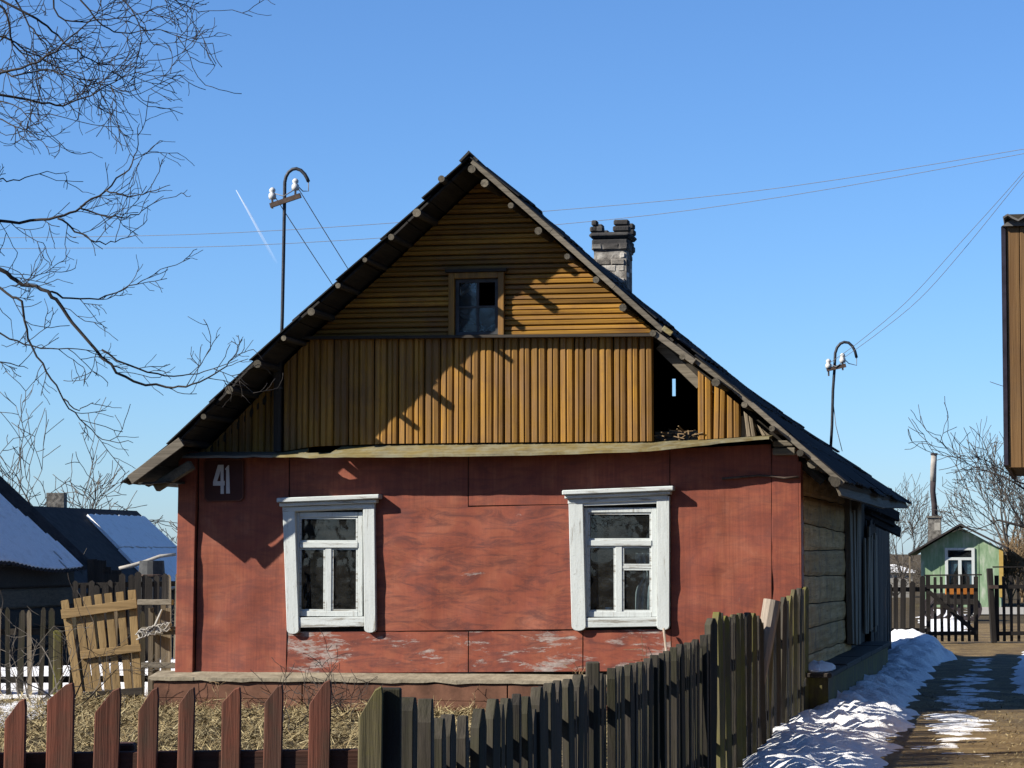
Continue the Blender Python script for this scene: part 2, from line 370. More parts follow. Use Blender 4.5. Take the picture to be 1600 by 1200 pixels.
# ------------------------------------------------------------------ ground
def gz(x, y):                       # the land drops a little behind the yard on the left
    def ss(a, b, t): t = min(1, max(0, (t - a) / (b - a))); return t * t * (3 - 2 * t)
    return -1.3 * ss(32, 58, y) * ss(-3, -8, x)
def axis(a, b, n, c0, c1, fine):
    xs = [c0 + i * (c1 - c0) / fine for i in range(fine + 1)]
    lo = [c0 - (c0 - a) * ((i / n) ** 2) for i in range(n, 0, -1)]; hi = [c1 + (b - c1) * ((i / n) ** 2) for i in range(1, n + 1)]
    return lo + xs + hi
gx = axis(-900, 900, 12, -14, 14, 40); gy = axis(-300, 3000, 12, 5, 90, 60)
g = MB(); g.v = [(x, y, gz(x, y)) for y in gy for x in gx]; W = len(gx)
g.f = [(j * W + i, j * W + i + 1, (j + 1) * W + i + 1, (j + 1) * W + i) for j in range(len(gy) - 1) for i in range(W - 1)]
tag(g.build('ground', M['ground']), 'brown thawing earth of the village plots', 'ground', kind='structure')

def inside(p, poly):
    c = False; j = len(poly) - 1
    for i in range(len(poly)):
        a, b = poly[i], poly[j]
        if (a[1] > p[1]) != (b[1] > p[1]) and p[0] < (b[0] - a[0]) * (p[1] - a[1]) / (b[1] - a[1]) + a[0]: c = not c
        j = i
    return c
def edge_dist(p, poly):
    best = 1e9
    for i in range(len(poly)):
        ax, ay = poly[i]; bx, by = poly[(i + 1) % len(poly)]; dx, dy = bx - ax, by - ay
        t = max(0, min(1, ((p[0] - ax) * dx + (p[1] - ay) * dy) / (dx * dx + dy * dy + 1e-12)))
        best = min(best, math.hypot(p[0] - ax - t * dx, p[1] - ay - t * dy))
    return best
def sheet_on_ground(name, poly, res, hmax, mat, ragged=0.2, bump=0.3, slope=0.4, base=0.004, extra=None, bumpscale=2.2, resy=None):
    """a patch with a ragged edge and a real thickness, lying on the ground"""
    resy = resy or res
    x0, x1 = min(p[0] for p in poly) - 0.3, max(p[0] for p in poly) + 0.3; y0, y1 = min(p[1] for p in poly) - 0.3, max(p[1] for p in poly) + 0.3
    nx, ny = int((x1 - x0) / res) + 1, int((y1 - y0) / resy) + 1
    hs = {}; mb = MB(); idx = {}
    for j in range(ny + 1):
        for i in range(nx + 1):
            x, y = x0 + i * res, y0 + j * resy
            d = edge_dist((x, y), poly) * (1 if inside((x, y), poly) else -1)
            q = Vector((x, y, 3.7))
            d += ragged * (noise.noise(q * 1.1) + 0.7 * noise.noise(q * 3.1) + 0.4 * noise.noise(q * 8))
            if d < -0.09: continue
            h = base + hmax * (1 - math.exp(-max(0, d) / slope)) * (1 + bump * (noise.noise(q * bumpscale) + 0.6 * noise.noise(q * bumpscale * 2.7) + 0.4 * noise.noise(q * bumpscale * 7) + 0.25 * noise.noise(q * bumpscale * 16)))
            if d < 0: h = -0.03
            if extra: h += extra(x, y) * (1 if d > 0 else 0) * min(1, max(0, d) / 0.2)
            idx[(i, j)] = len(mb.v); mb.v.append((x, y, h + gz(x, y)))
    for (i, j), a in idx.items():
        k = [(i + 1, j), (i + 1, j + 1), (i, j + 1)]
        if all(q in idx for q in k): mb.f.append((a, idx[k[0]], idx[k[1]], idx[k[2]]))
    o = mb.build(name, mat, smooth=True); return o
def gpoly(pts): return [tuple(on_ground(*p))[:2] for p in pts]

path_poly = gpoly([(1150, 1260), (1270, 1105), (1330, 1055), (1385, 1008), (1420, 985), (1500, 975), (1700, 975), (1800, 1040), (1800, 1260)])
tag(sheet_on_ground('dirt_path', path_poly, 0.12, 0.008, M['dirt'], 0.15, 1.2, 0.3, base=0.012), 'rutted brown dirt track beside the house', 'path', kind='structure')
bank = gpoly([(1120, 1240), (1160, 1190), (1215, 1135), (1262, 1098), (1300, 1078), (1335, 1052), (1358, 1030), (1380, 1008), (1405, 998), (1440, 1000), (1474, 1014), (1484, 1034), (1455, 1054), (1440, 1078), (1432, 1108), (1424, 1140), (1400, 1166), (1378, 1205), (1350, 1240)])
mound = on_ground(1432, 1024)
def mnd(x, y): return 0.2 * math.exp(-(((x - mound.x) / 0.75) ** 2 + ((y - mound.y) / 5.0) ** 2))
tag(sheet_on_ground('snow_bank', bank, 0.055, 0.13, M['snow'], 0.16, 0.85, 0.25, extra=mnd, bumpscale=1.9), 'long ridge of old white snow between fence and track', 'snow', kind='structure')
ice = gpoly([(1488, 1210), (1462, 1165), (1470, 1125), (1482, 1090), (1510, 1055), (1540, 1032), (1548, 1040), (1532, 1062), (1518, 1100), (1532, 1130), (1516, 1165), (1512, 1210)])
tag(sheet_on_ground('ice_streak', ice, 0.05, 0.02, M['old_snow'], 0.42, 0.9, 0.2, base=0.014), 'thin icy snow streak along the middle of the track', 'snow', kind='structure')
rs = gpoly([(1640, 1000), (1600, 1018), (1584, 1046), (1578, 1074), (1592, 1092), (1660, 1110)])
tag(sheet_on_ground('snow_patch', rs, 0.07, 0.12, M['snow'], 0.15, 0.5, 0.3), 'white snow patch at the right edge of the track', 'snow', kind='structure')
far_snow = gpoly([(1445, 992), (1520, 990), (1512, 962), (1495, 955), (1455, 953), (1440, 965)])
tag(sheet_on_ground('garden_snow', far_snow, 0.16, 0.06, M['snow'], 0.3, 0.6, 0.3), 'sunlit snow seen through the left gate leaf', 'snow', kind='structure')
ls = [(-14, 29.2), (-3.9, 28.4), (-3.3, 33), (-3.2, 44), (-14, 48)]
tag(sheet_on_ground('back_snow', ls, 0.2, 0.1, M['snow'], 0.3, 0.4, 0.4), 'shaded blue snow field behind the left picket fence', 'snow', kind='structure')
ys = gpoly([(-80, 1140), (-40, 1105), (60, 1100), (115, 1103), (70, 1118), (10, 1142)])
tag(sheet_on_ground('yard_snow', ys, 0.08, 0.06, M['snow'], 0.2, 0.6, 0.3), 'thin snow strip at the left edge of the yard', 'snow', kind='structure')
wp_ = gpoly([(1500, 962), (1700, 962), (1700, 950), (1500, 950)])
tag(sheet_on_ground('pale_path', wp_, 0.5, 0.02, M['cement'], 0.2, 0.2, 0.3, base=0.02), 'pale path in front of the green hut', 'path', kind='structure')

# dry grass of the yard: uncountable
def straw(name, n, region, lbl, lmin=0.05, lmax=0.2, seed=3, lift=0.09):
    R = random.Random(seed); mb = MB(); k = 0
    while k < n:
        x, y = R.uniform(*region[0]), R.uniform(*region[1])
        if region[2](x, y, R): continue
        k += 1
        dn = noise.noise(Vector((x * 1.7, y * 1.7, 0))); a = R.uniform(0, 6.283); L = R.uniform(lmin, lmax); p = R.uniform(-0.05, 0.55) + (0.5 if R.random() < 0.07 else 0)
        z = max(0.0, R.uniform(0, lift) * (0.8 + dn)) + 0.006; d = Vector((math.cos(a) * math.cos(p), math.sin(a) * math.cos(p), math.sin(p))); s_ = Vector((-math.sin(a), math.cos(a), R.uniform(-.6, .6))) * R.uniform(0.003, 0.007)
        c = Vector((x, y, z)); i = len(mb.v)
        mb.v += [tuple(c - s_), tuple(c + s_), tuple(c + d * L)]; mb.f.append((i, i + 1, i + 2))
    return tag(mb.build(name, M['straw']), lbl, 'grass', kind='stuff')
YAW = math.radians(11.7)
HF = Frame((450 * 26.0 / F, 26.0, 0), YAW)
def fence_x(y): return -2.0 + 0.1875 * y
def yard_out(x, y, R):
    r = Vector((x, y, 0)) - HF.o
    return x > fence_x(y) - 0.1 or (r.dot(HF.B) > -0.36 and r.dot(HF.R) > -6.75) or y > 28.5
straw('yard_grass', 52000, ((-6.6, 2.9), (18.3, 28.6), yard_out), 'matted dry straw coloured grass in the front yard')
def verge_out(x, y, R):
    return x < 3.35 + (y - 20) * 0.09 + R.gauss(0, 0.35) or y > 30 + R.gauss(0, 1)
straw('verge_grass', 7000, ((3.0, 6.4), (18.5, 31), verge_out), 'short worn dry grass on the right of the track', 0.02, 0.07, 8, 0.02)

# ------------------------------------------------------------------ the house
def hp(px, py, v=0.0): return HF.hp(px, py, v)
def hv(px, py, v=0.0): return HF.px(px, py, v)
HOUSE = thing('wooden_house', HF.o, 'weathered house with red front wall and ochre boarded gable under a steep roof', 'house', yaw=YAW)
VR = -0.70                                            # front edge of the roof
DEEP = 9.3
LP = [hp(*p, VR) for p in [(735, 246), (690, 289), (575, 398), (440, 518), (275, 687), (198, 751)]]
RP = [hp(*p, VR) for p in [(735, 246), (870, 367), (1000, 485), (1140, 601), (1318, 753)]]
PROF = LP[::-1] + RP[1:]
def roof_z(u):
    for (a, za), (b, zb) in zip(PROF, PROF[1:]):
        if a <= u <= b: return za + (zb - za) * (u - a) / (b - a)
    return PROF[0][1] if u < PROF[0][0] else PROF[-1][1] - (u - PROF[-1][0]) * 0.85
RIDGE = PROF[5]
def dz(u, v):                       # the old ridge has sunk towards the rear
    t_ = (u - PROF[0][0]) / (RIDGE[0] - PROF[0][0]) if u < RIDGE[0] else (PROF[-1][0] - u) / (PROF[-1][0] - RIDGE[0])
    return -0.55 * max(0, min(1.1, v / 9.3)) * max(0, min(1, t_))
UL = hp(277, 900)[0]                                   # left end of the front wall
ZL = 2.52                                              # attic floor

# openings of the two windows (sash rectangles, pixels) on the wall plane
WIN = [dict(x0=460, x1=567, y0=800, y1=963), dict(x0=911, x1=1026, y0=793, y1=963)]
rects = []
for q in WIN:
    a = hp(q['x0'], q['y0']); b = hp(q['x1'], q['y1']); rects.append((a[0], b[0], b[1], a[1]))
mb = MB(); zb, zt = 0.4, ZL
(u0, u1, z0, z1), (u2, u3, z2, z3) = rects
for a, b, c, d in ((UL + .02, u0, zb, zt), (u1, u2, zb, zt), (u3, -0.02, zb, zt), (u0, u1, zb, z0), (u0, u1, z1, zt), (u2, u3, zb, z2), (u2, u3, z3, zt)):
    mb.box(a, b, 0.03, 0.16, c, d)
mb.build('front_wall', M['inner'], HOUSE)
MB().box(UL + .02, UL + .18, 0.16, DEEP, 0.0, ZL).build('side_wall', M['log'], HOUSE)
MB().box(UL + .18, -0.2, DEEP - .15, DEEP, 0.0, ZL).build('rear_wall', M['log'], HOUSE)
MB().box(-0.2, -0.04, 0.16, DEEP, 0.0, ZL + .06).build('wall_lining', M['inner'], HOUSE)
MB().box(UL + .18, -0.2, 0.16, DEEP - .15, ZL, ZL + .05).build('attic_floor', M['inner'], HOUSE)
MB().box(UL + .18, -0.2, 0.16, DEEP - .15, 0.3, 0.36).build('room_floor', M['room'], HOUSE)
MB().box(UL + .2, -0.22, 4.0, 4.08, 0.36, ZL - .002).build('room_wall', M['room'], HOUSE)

def panel(name, corners, mat, v0=-0.02, amp=0.008, seed=0, n=(22, 22), curl=0.0, fold=0.0):
    """a thin painted board: tl, tr, br, bl in pixels; slightly dented"""
    c = [hp(*p, v0) for p in corners]; mb = MB(); nx, nz = n
    for back in (0, 1):
        for j in range(nz + 1):
            for i in range(nx + 1):
                s_, t_ = i / nx, j / nz
                u = (c[0][0] * (1 - s_) + c[1][0] * s_) * (1 - t_) + (c[3][0] * (1 - s_) + c[2][0] * s_) * t_
                z = (c[0][1] * (1 - s_) + c[1][1] * s_) * (1 - t_) + (c[3][1] * (1 - s_) + c[2][1] * s_) * t_
                q = Vector((u, seed * 3.3, z))
                dv = amp * (noise.noise(q * 1.5) + 0.6 * noise.noise(q * 3.6) + 0.25 * noise.noise(q * 9)) - curl * max(0, 1 - 6 * min(s_, 1 - s_, 2 * (1 - t_)))
                mb.v.append((u, v0 + (0.006 if back else 0) + dv, z))
    N = (nx + 1) * (nz + 1); Wd = nx + 1
    for j in range(nz):
        for i in range(nx):
            a = j * Wd + i; mb.f.append((a, a + Wd, a + Wd + 1, a + 1)); mb.f.append((N + a, N + a + 1, N + a + Wd + 1, N + a + Wd))
    rim = [i for i in range(Wd)] + [j * Wd + nx for j in range(1, nz + 1)] + [nz * Wd + i for i in range(nx - 1, -1, -1)] + [j * Wd for j in range(nz - 1, 0, -1)]
    for a, b in zip(rim, rim[1:] + rim[:1]):
        k_ = len(mb.v); mb.v += [mb.v[a], mb.v[b], mb.v[N + b], mb.v[N + a]]; mb.f.append((k_, k_ + 1, k_ + 2, k_ + 3))
    o = mb.build(name, mat, HOUSE, smooth=False)
    for p in o.data.polygons[:2 * nx * nz]: p.use_smooth = True
    return o
panel('wall_panel', [(312, 716), (452, 714), (447, 1052), (306, 1054)], M['red'], amp=0.02, seed=1, curl=0.006)
panel('wall_panel', [(453, 714), (731, 712), (731, 792), (453, 799)], M['red'], amp=0.011, seed=2)
panel('wall_panel', [(732.5, 712), (1046, 703), (1046, 785), (732.5, 790)], M['red'], amp=0.011, seed=3)
panel('wall_panel', [(576, 796), (901, 788), (901, 983), (576, 986)], M['red_wipe'], v0=-0.026, amp=0.02, seed=4, n=(36, 26))
panel('wall_panel', [(449, 987), (731, 987), (731, 1050), (448, 1052)], M['red_peel'], amp=0.009, seed=5)
panel('wall_panel', [(732.5, 987), (910, 985), (910, 1049), (732.5, 1050)], M['red_peel'], amp=0.009, seed=6)
panel('wall_panel', [(911.5, 985), (1048, 983), (1048, 1048), (911.5, 1049)], M['red_peel'], amp=0.009, seed=7)
panel('wall_panel', [(1047.5, 702), (1205, 694), (1206, 1046), (1049.5, 1048)], M['red'], amp=0.026, seed=8, curl=0.004)
# corner boards
def corner(pts, v0, v1):
    mb = MB(); mb.prism([hp(*p, v0) for p in pts], v0, v1); return mb
corner([(273, 1052), (301, 1052), (307, 705), (279, 705)], -0.075, 0.01).build('corner_board', M['red'], HOUSE, bevel=0.006)
corner([(1206.5, 1046), (1253, 1046), (1247, 700), (1205.5, 700)], -0.03, 0.01).build('corner_board', M['red'], HOUSE, bevel=0.006)
MB().box(-0.03, 0.012, -0.028, 0.22, 0.42, 2.5).build('corner_board', M['red'], HOUSE, bevel=0.004)
# plinth: boards below a mortar ledge
zl = hp(600, 1051)[1]
ul = hp(232, 1062, -0.32)[0]
mb = MB(); mb.prism([(ul + .06, 0.0), (0.02, 0.0), (0.02, zl - .09), (ul + .06, zl - .09)], -0.28, 0.02)
mb.build('plinth', M['plinth'], HOUSE)
k = 0; x = ul + .05
while x < -0.05:
    L = min(rr(1.2, 2.2), 0.0 - x); h = (zl - .09)
    for r_, (za, zb_) in enumerate(((0.02, h * 0.42), (h * 0.43, h - .003))):
        MB().box(x, x + L - .012, -0.30 - rr(0, .012), -0.279, za, zb_).build('plinth_board', M['plinth'], HOUSE, bevel=0.004)
    x += L
nL = 60; mb = MB()
for i in range(nL + 1):
    u = ul + (0.05 - ul) * i / nL; j_ = noise.noise(Vector((u * 4, 2, 0))) * .02 + noise.noise(Vector((u * 14, 5, 0))) * .012
    mb.v += [(u, 0.008, zl), (u, -0.33 + j_, zl - .05 + j_ * .4), (u, -0.33 + j_ * .5, zl - .085 + j_), (u, 0.008, zl - .088)]
for i in range(nL):
    a = i * 4
    for q in range(4): mb.f.append((a + q, a + 4 + q, a + 4 + (q + 1) % 4, a + (q + 1) % 4))
mb.f += [(0, 1, 2, 3), (nL * 4 + 3, nL * 4 + 2, nL * 4 + 1, nL * 4)]
mb.build('plinth_ledge', M['plinth_top'], HOUSE)

# gable boards ------------------------------------------------------
def ridge_profile(wd, dep=0.02): return [(0.0, dep), (0.1, 0.0), (0.4, -0.004), (0.5, dep * .45), (0.6, -0.004), (0.88, 0.0), (1.0, dep)]
def vboard(ua, ub, zbot, ztop, v, mat, lean=0.0):
    mb = MB(); pr = ridge_profile(ub - ua); n_ = len(pr)
    for zf, ln in ((zbot, 0.0), (ztop, lean)):
        for s_, dv in pr:
            u = ua + (ub - ua) * s_; mb.v.append((u + ln, v + dv, zf(u)))
        mb.v.append((ub + ln, v + .032, zf(ub))); mb.v.append((ua + ln, v + .032, zf(ua)))
    k_ = n_ + 2
    for i in range(k_): mb.f.append((i, (i + 1) % k_, (i + 1) % k_ + k_, i + k_))
    mb.f += [tuple(range(k_ - 1, -1, -1)), tuple(range(k_, 2 * k_))]
    return mb.build('gable_board', mat, HOUSE)
ledge_back = [(300, 706), (440, 706), (490, 698), (600, 694), (760, 692), (1020, 690), (1100, 687), (1207, 680)]
ledge_front = [(297, 714), (440, 713), (600, 713), (760, 711), (900, 708), (1020, 703), (1100, 694), (1207, 683)]
LBK = [hp(*p, -0.03) for p in ledge_back]; LFR = [hp(*p, -0.34) for p in ledge_front]
def interp(tab, u):
    for (a, za), (b, zb_) in zip(tab, tab[1:]):
        if a <= u <= b: return za + (zb_ - za) * (u - a) / (b - a)
    return tab[0][1] if u < tab[0][0] else tab[-1][1]
zmid = hp(800, 527, -0.02)[1]
mid_l, mid_r = hp(443, 529)[1], hp(1023, 524)[1]
ma, mbb = hp(443, 600)[0], hp(1022, 600)[0]
def midz(u): return mid_l + (mid_r - mid_l) * (u - ma) / (mbb - ma)
def botz(u): return interp(LBK, u) + 0.004
nb = 28; cuts = [ma + (mbb - ma) * (i + (rr(-.13, .13) if 0 < i < nb else 0)) / nb for i in range(nb + 1)]
for a, a2 in zip(cuts, cuts[1:]):
    wb = a2 - a; gp_ = rr(.001, .005); vboard(a + gp_, a + wb - gp_, botz, lambda u: min(midz(u) - .012, roof_z(u) - .12), -0.03 + rr(-.007, .007), M['ochre_v'], rr(-.004, .004))
la, lb = hp(306, 650)[0], hp(430, 650)[0]
for i in range(6):
    a = la + (lb - la) * i / 6; vboard(a + .003, a + (lb - la) / 6 - .003, botz, lambda u: max(botz(u) + .02, roof_z(u) - .13), 0.09 + rr(-.005, .005), M['ochre_v'])
for pa, pb, ln in ((1090, 1113, 0), (1114, 1133, .012), (1135, 1157, 0), (1166, 1182, -.03), (1190, 1204, -.05)):
    a, b = hp(pa, 650)[0], hp(pb, 650)[0]; vboard(a + .002, b - .002, botz, lambda u: max(botz(u) + .03, roof_z(u) - .15), 0.0, M['ochre_v'] if pa < 1160 else M['grey_v'], ln)
MB().bar(hv(1162, 688, .05), hv(1158, 650, .05), .06, .02).build('gable_board', M['grey_v'], HOUSE)
# level boards of the upper gable
def hboard(za, zb_, v):
    mb = MB(); pr = ridge_profile(zb_ - za, 0.024); cols = []
    def span(z):
        us = []
        for (a, qa), (b, qb) in zip(PROF, PROF[1:]):
            qa, qb = qa - .11, qb - .11
            if (qa - z) * (qb - z) <= 0 and qa != qb: us.append(a + (b - a) * (z - qa) / (qb - qa))
        return (min(us), max(us)) if len(us) >= 2 else (RIDGE[0] - .01, RIDGE[0] + .01)
    ring = [(za + (zb_ - za) * s_, dv) for s_, dv in pr] + [(zb_, .032), (za, .032)]
    for side in (0, 1):
        for z, dv in ring: mb.v.append((span(z)[side], v + dv, z))
    k_ = len(ring)
    for i in range(k_): mb.f.append((i, i + k_, (i + 1) % k_ + k_, (i + 1) % k_))
    mb.f += [tuple(range(k_)), tuple(range(2 * k_ - 1, k_ - 1, -1))]
    return mb
aw = [hp(*p, -0.05) for p in ((706, 431), (790, 431), (790, 524), (706, 524))]
awin = (hp(712, 436, -0.05)[0], hp(779, 436, -0.05)[0], hp(745, 523, -0.05)[1], hp(745, 436, -0.05)[1])
zc = zmid + 0.012; ztop_ = RIDGE[1] - .16; nh = 15; hh = (ztop_ - zc) / nh
for i in range(nh):
    za, zb_ = zc + i * hh, zc + (i + 1) * hh - .004
    o = hboard(za, zb_, -0.05 + rr(-.003, .003))
    if zb_ > awin[2] and za < awin[3]:                 # cut round the attic window
        for side in (0, 1):
            m2 = MB(); k_ = len(o.v) // 2; vs = list(o.v)
            lo, hi = awin[0] - .005, awin[1] + .005
            vs2 = [((x_ if side == 0 else hi), y_, z_) for x_, y_, z_ in vs[:k_]] + [((lo if side == 0 else x_), y_, z_) for x_, y_, z_ in vs[k_:]]
            m2.v = vs2; m2.f = list(o.f); m2.build('gable_board', M['ochre_h'], HOUSE)
    else: o.build('gable_board', M['ochre_h'], HOUSE)
# trims
MB().bar((ma - .02, -0.085, midz(ma) - .004), (mbb + .04, -0.085, midz(mbb) - .004), .028, .09, (0, -1, 0)).build('gable_moulding', M['dark_h'], HOUSE)
MB().bar(hv(436, 706, 0.02), hv(436, 560, 0.02), .075, .14).build('gable_post', M['dark_v'], HOUSE)
# weathered ledge between wall and gable, in lengths
lens = [(0, 1, 'grey_h'), (1, 4, 'ledge'), (4, 5, 'ledge'), (5, 7, 'ledge')]
for a, b, mk in lens:
    nq = 48 if a == 1 else 10; uu = [LBK[a][0] + (LBK[b][0] - LBK[a][0]) * i / nq for i in range(nq + 1)]; mb = MB()
    for u in uu:
        zb_, zf_ = interp(LBK, u), interp(LFR, u); j_ = noise.noise(Vector((u * 5, a, 1))) * .012
        vb_ = 0.05
        if a == 1 and hp(484, 700)[0] < u < hp(532, 700)[0]: f_ = .68 + .25 * noise.noise(Vector((u * 22, 0, 0))); vb_ = -.03 - .31 * f_; zb_ = zb_ + (zf_ - zb_) * f_
        mb.v += [(u, vb_, zb_ + .004), (u, -0.34 + j_, zf_ + .012 + j_), (u, -0.345 + j_, zf_ - .012 + j_), (u, vb_, zb_ - .03)]
    for i in range(nq):
        for q in range(4): mb.f.append((i * 4 + q, i * 4 + 4 + q, i * 4 + 4 + (q + 1) % 4, i * 4 + (q + 1) % 4))
    mb.f += [(0, 1, 2, 3), tuple(nq * 4 + q for q in (3, 2, 1, 0))]
    mb.build('ledge_board', M[mk], HOUSE)
# what lies in the open attic bay, and a rafter across it
mb = MB(); R_ = random.Random(5)
for i in range(70):
    p = hv(R_.uniform(1026, 1086), 690, 0); p = Vector((p.x, R_.uniform(.0, .5), botz(p.x) + R_.uniform(0, .1)))
    a = R_.uniform(0, 6.28); mb.bar(p, p + Vector((math.cos(a) * .12, math.sin(a) * .1, R_.uniform(-.02, .05))), .012, .008, (0, 0, 1))
tag(mb.build('attic_litter', M['weed'], HOUSE), None, None, kind='stuff')
MB().bar(hv(1030, 540, .12), hv(1094, 602, .12), .09, .05, (0, -1, 0)).build('rafter', M['grey_h'], HOUSE)
MB().bar(hv(1024, 684, .3), hv(1100, 682, .3), .12, .05, (0, -1, 0)).build('attic_beam', M['grey_h'], HOUSE)
for (a, b, c, d) in ((1207, 1240, 688, 698), (1207, 1243, 699, 711)):
    p, q = hp(a, d, -.12), hp(b, c, -.12); MB().box(p[0], q[0], -.12, .1, p[1], q[1]).build('beam_end', M['grey_h'], HOUSE, bevel=0.012)
# rear gable with a slit of daylight
sl = [HF.hp(*p, DEEP) for p in ((1050.5, 592), (1056, 592), (1056, 619), (1050.5, 619))]
su0, su1, sz0, sz1 = sl[0][0], sl[1][0], sl[2][1], sl[0][1]
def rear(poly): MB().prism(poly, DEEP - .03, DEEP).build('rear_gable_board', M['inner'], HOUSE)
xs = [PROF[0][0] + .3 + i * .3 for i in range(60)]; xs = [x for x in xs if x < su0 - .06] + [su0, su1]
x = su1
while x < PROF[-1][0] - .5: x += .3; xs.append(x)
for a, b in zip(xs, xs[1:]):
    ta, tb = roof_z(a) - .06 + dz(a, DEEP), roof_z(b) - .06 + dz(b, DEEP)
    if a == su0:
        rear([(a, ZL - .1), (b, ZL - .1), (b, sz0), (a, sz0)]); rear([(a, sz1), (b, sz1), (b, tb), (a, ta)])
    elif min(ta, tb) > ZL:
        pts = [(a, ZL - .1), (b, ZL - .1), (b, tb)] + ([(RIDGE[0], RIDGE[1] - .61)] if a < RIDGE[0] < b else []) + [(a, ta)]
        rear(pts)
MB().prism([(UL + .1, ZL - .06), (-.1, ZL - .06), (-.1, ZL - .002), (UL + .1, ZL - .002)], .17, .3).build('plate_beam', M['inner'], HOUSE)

# attic window -------------------------------------------------------
a0, a1, b0, b1 = awin
sash = MB()
for p, q, r_, s_ in ((a0, a0 + .035, b0, b1), (a1 - .035, a1, b0, b1), (a0 + .035, a1 - .035, b0, b0 + .03), (a0 + .035, a1 - .035, b1 - .035, b1)): sash.box(p, q, -.055, .0, r_, s_)
AW = sash.build('attic_window', M['dark_frame'], HOUSE)
um, zm = (a0 + a1) / 2 + .005, (b0 + b1) / 2
MB().box(um - .012, um + .012, -.05, -.01, b0 + .03, b1 - .035).build('glazing_bar', M['dark_frame'], AW)
for p, q in ((a0 + .035, um - .012), (um + .012, a1 - .035)): MB().box(p, q, -.05, -.01, zm - .01, zm + .01).build('glazing_bar', M['dark_frame'], AW)
for i, (p, q, r_, s_) in enumerate(((a0 + .035, um - .012, b0 + .03, zm - .01), (um + .012, a1 - .035, b0 + .03, zm - .01), (a0 + .035, um - .012, zm + .01, b1 - .035))):
    MB().box(p, q, -.032, -.028, r_, s_).build('pane', M['attic_glass'], AW)
cs = .065
for p, q, r_, s_ in ((a0 - cs, a0 - .004, b0 - .02, b1 + cs), (a1 + .004, a1 + cs, b0 - .02, b1 + cs), (a0 - .004, a1 + .004, b1 + .004, b1 + cs)):
    MB().box(p, q, -.1, -.045, r_, s_).build('casing_board', M['ochre_v'], AW, bevel=0.004)
MB().box(a0 - cs - .03, a1 + cs + .03, -.13, -.045, b1 + cs + .002, b1 + cs + .03).build('casing_cap', M['dark_h'], AW)

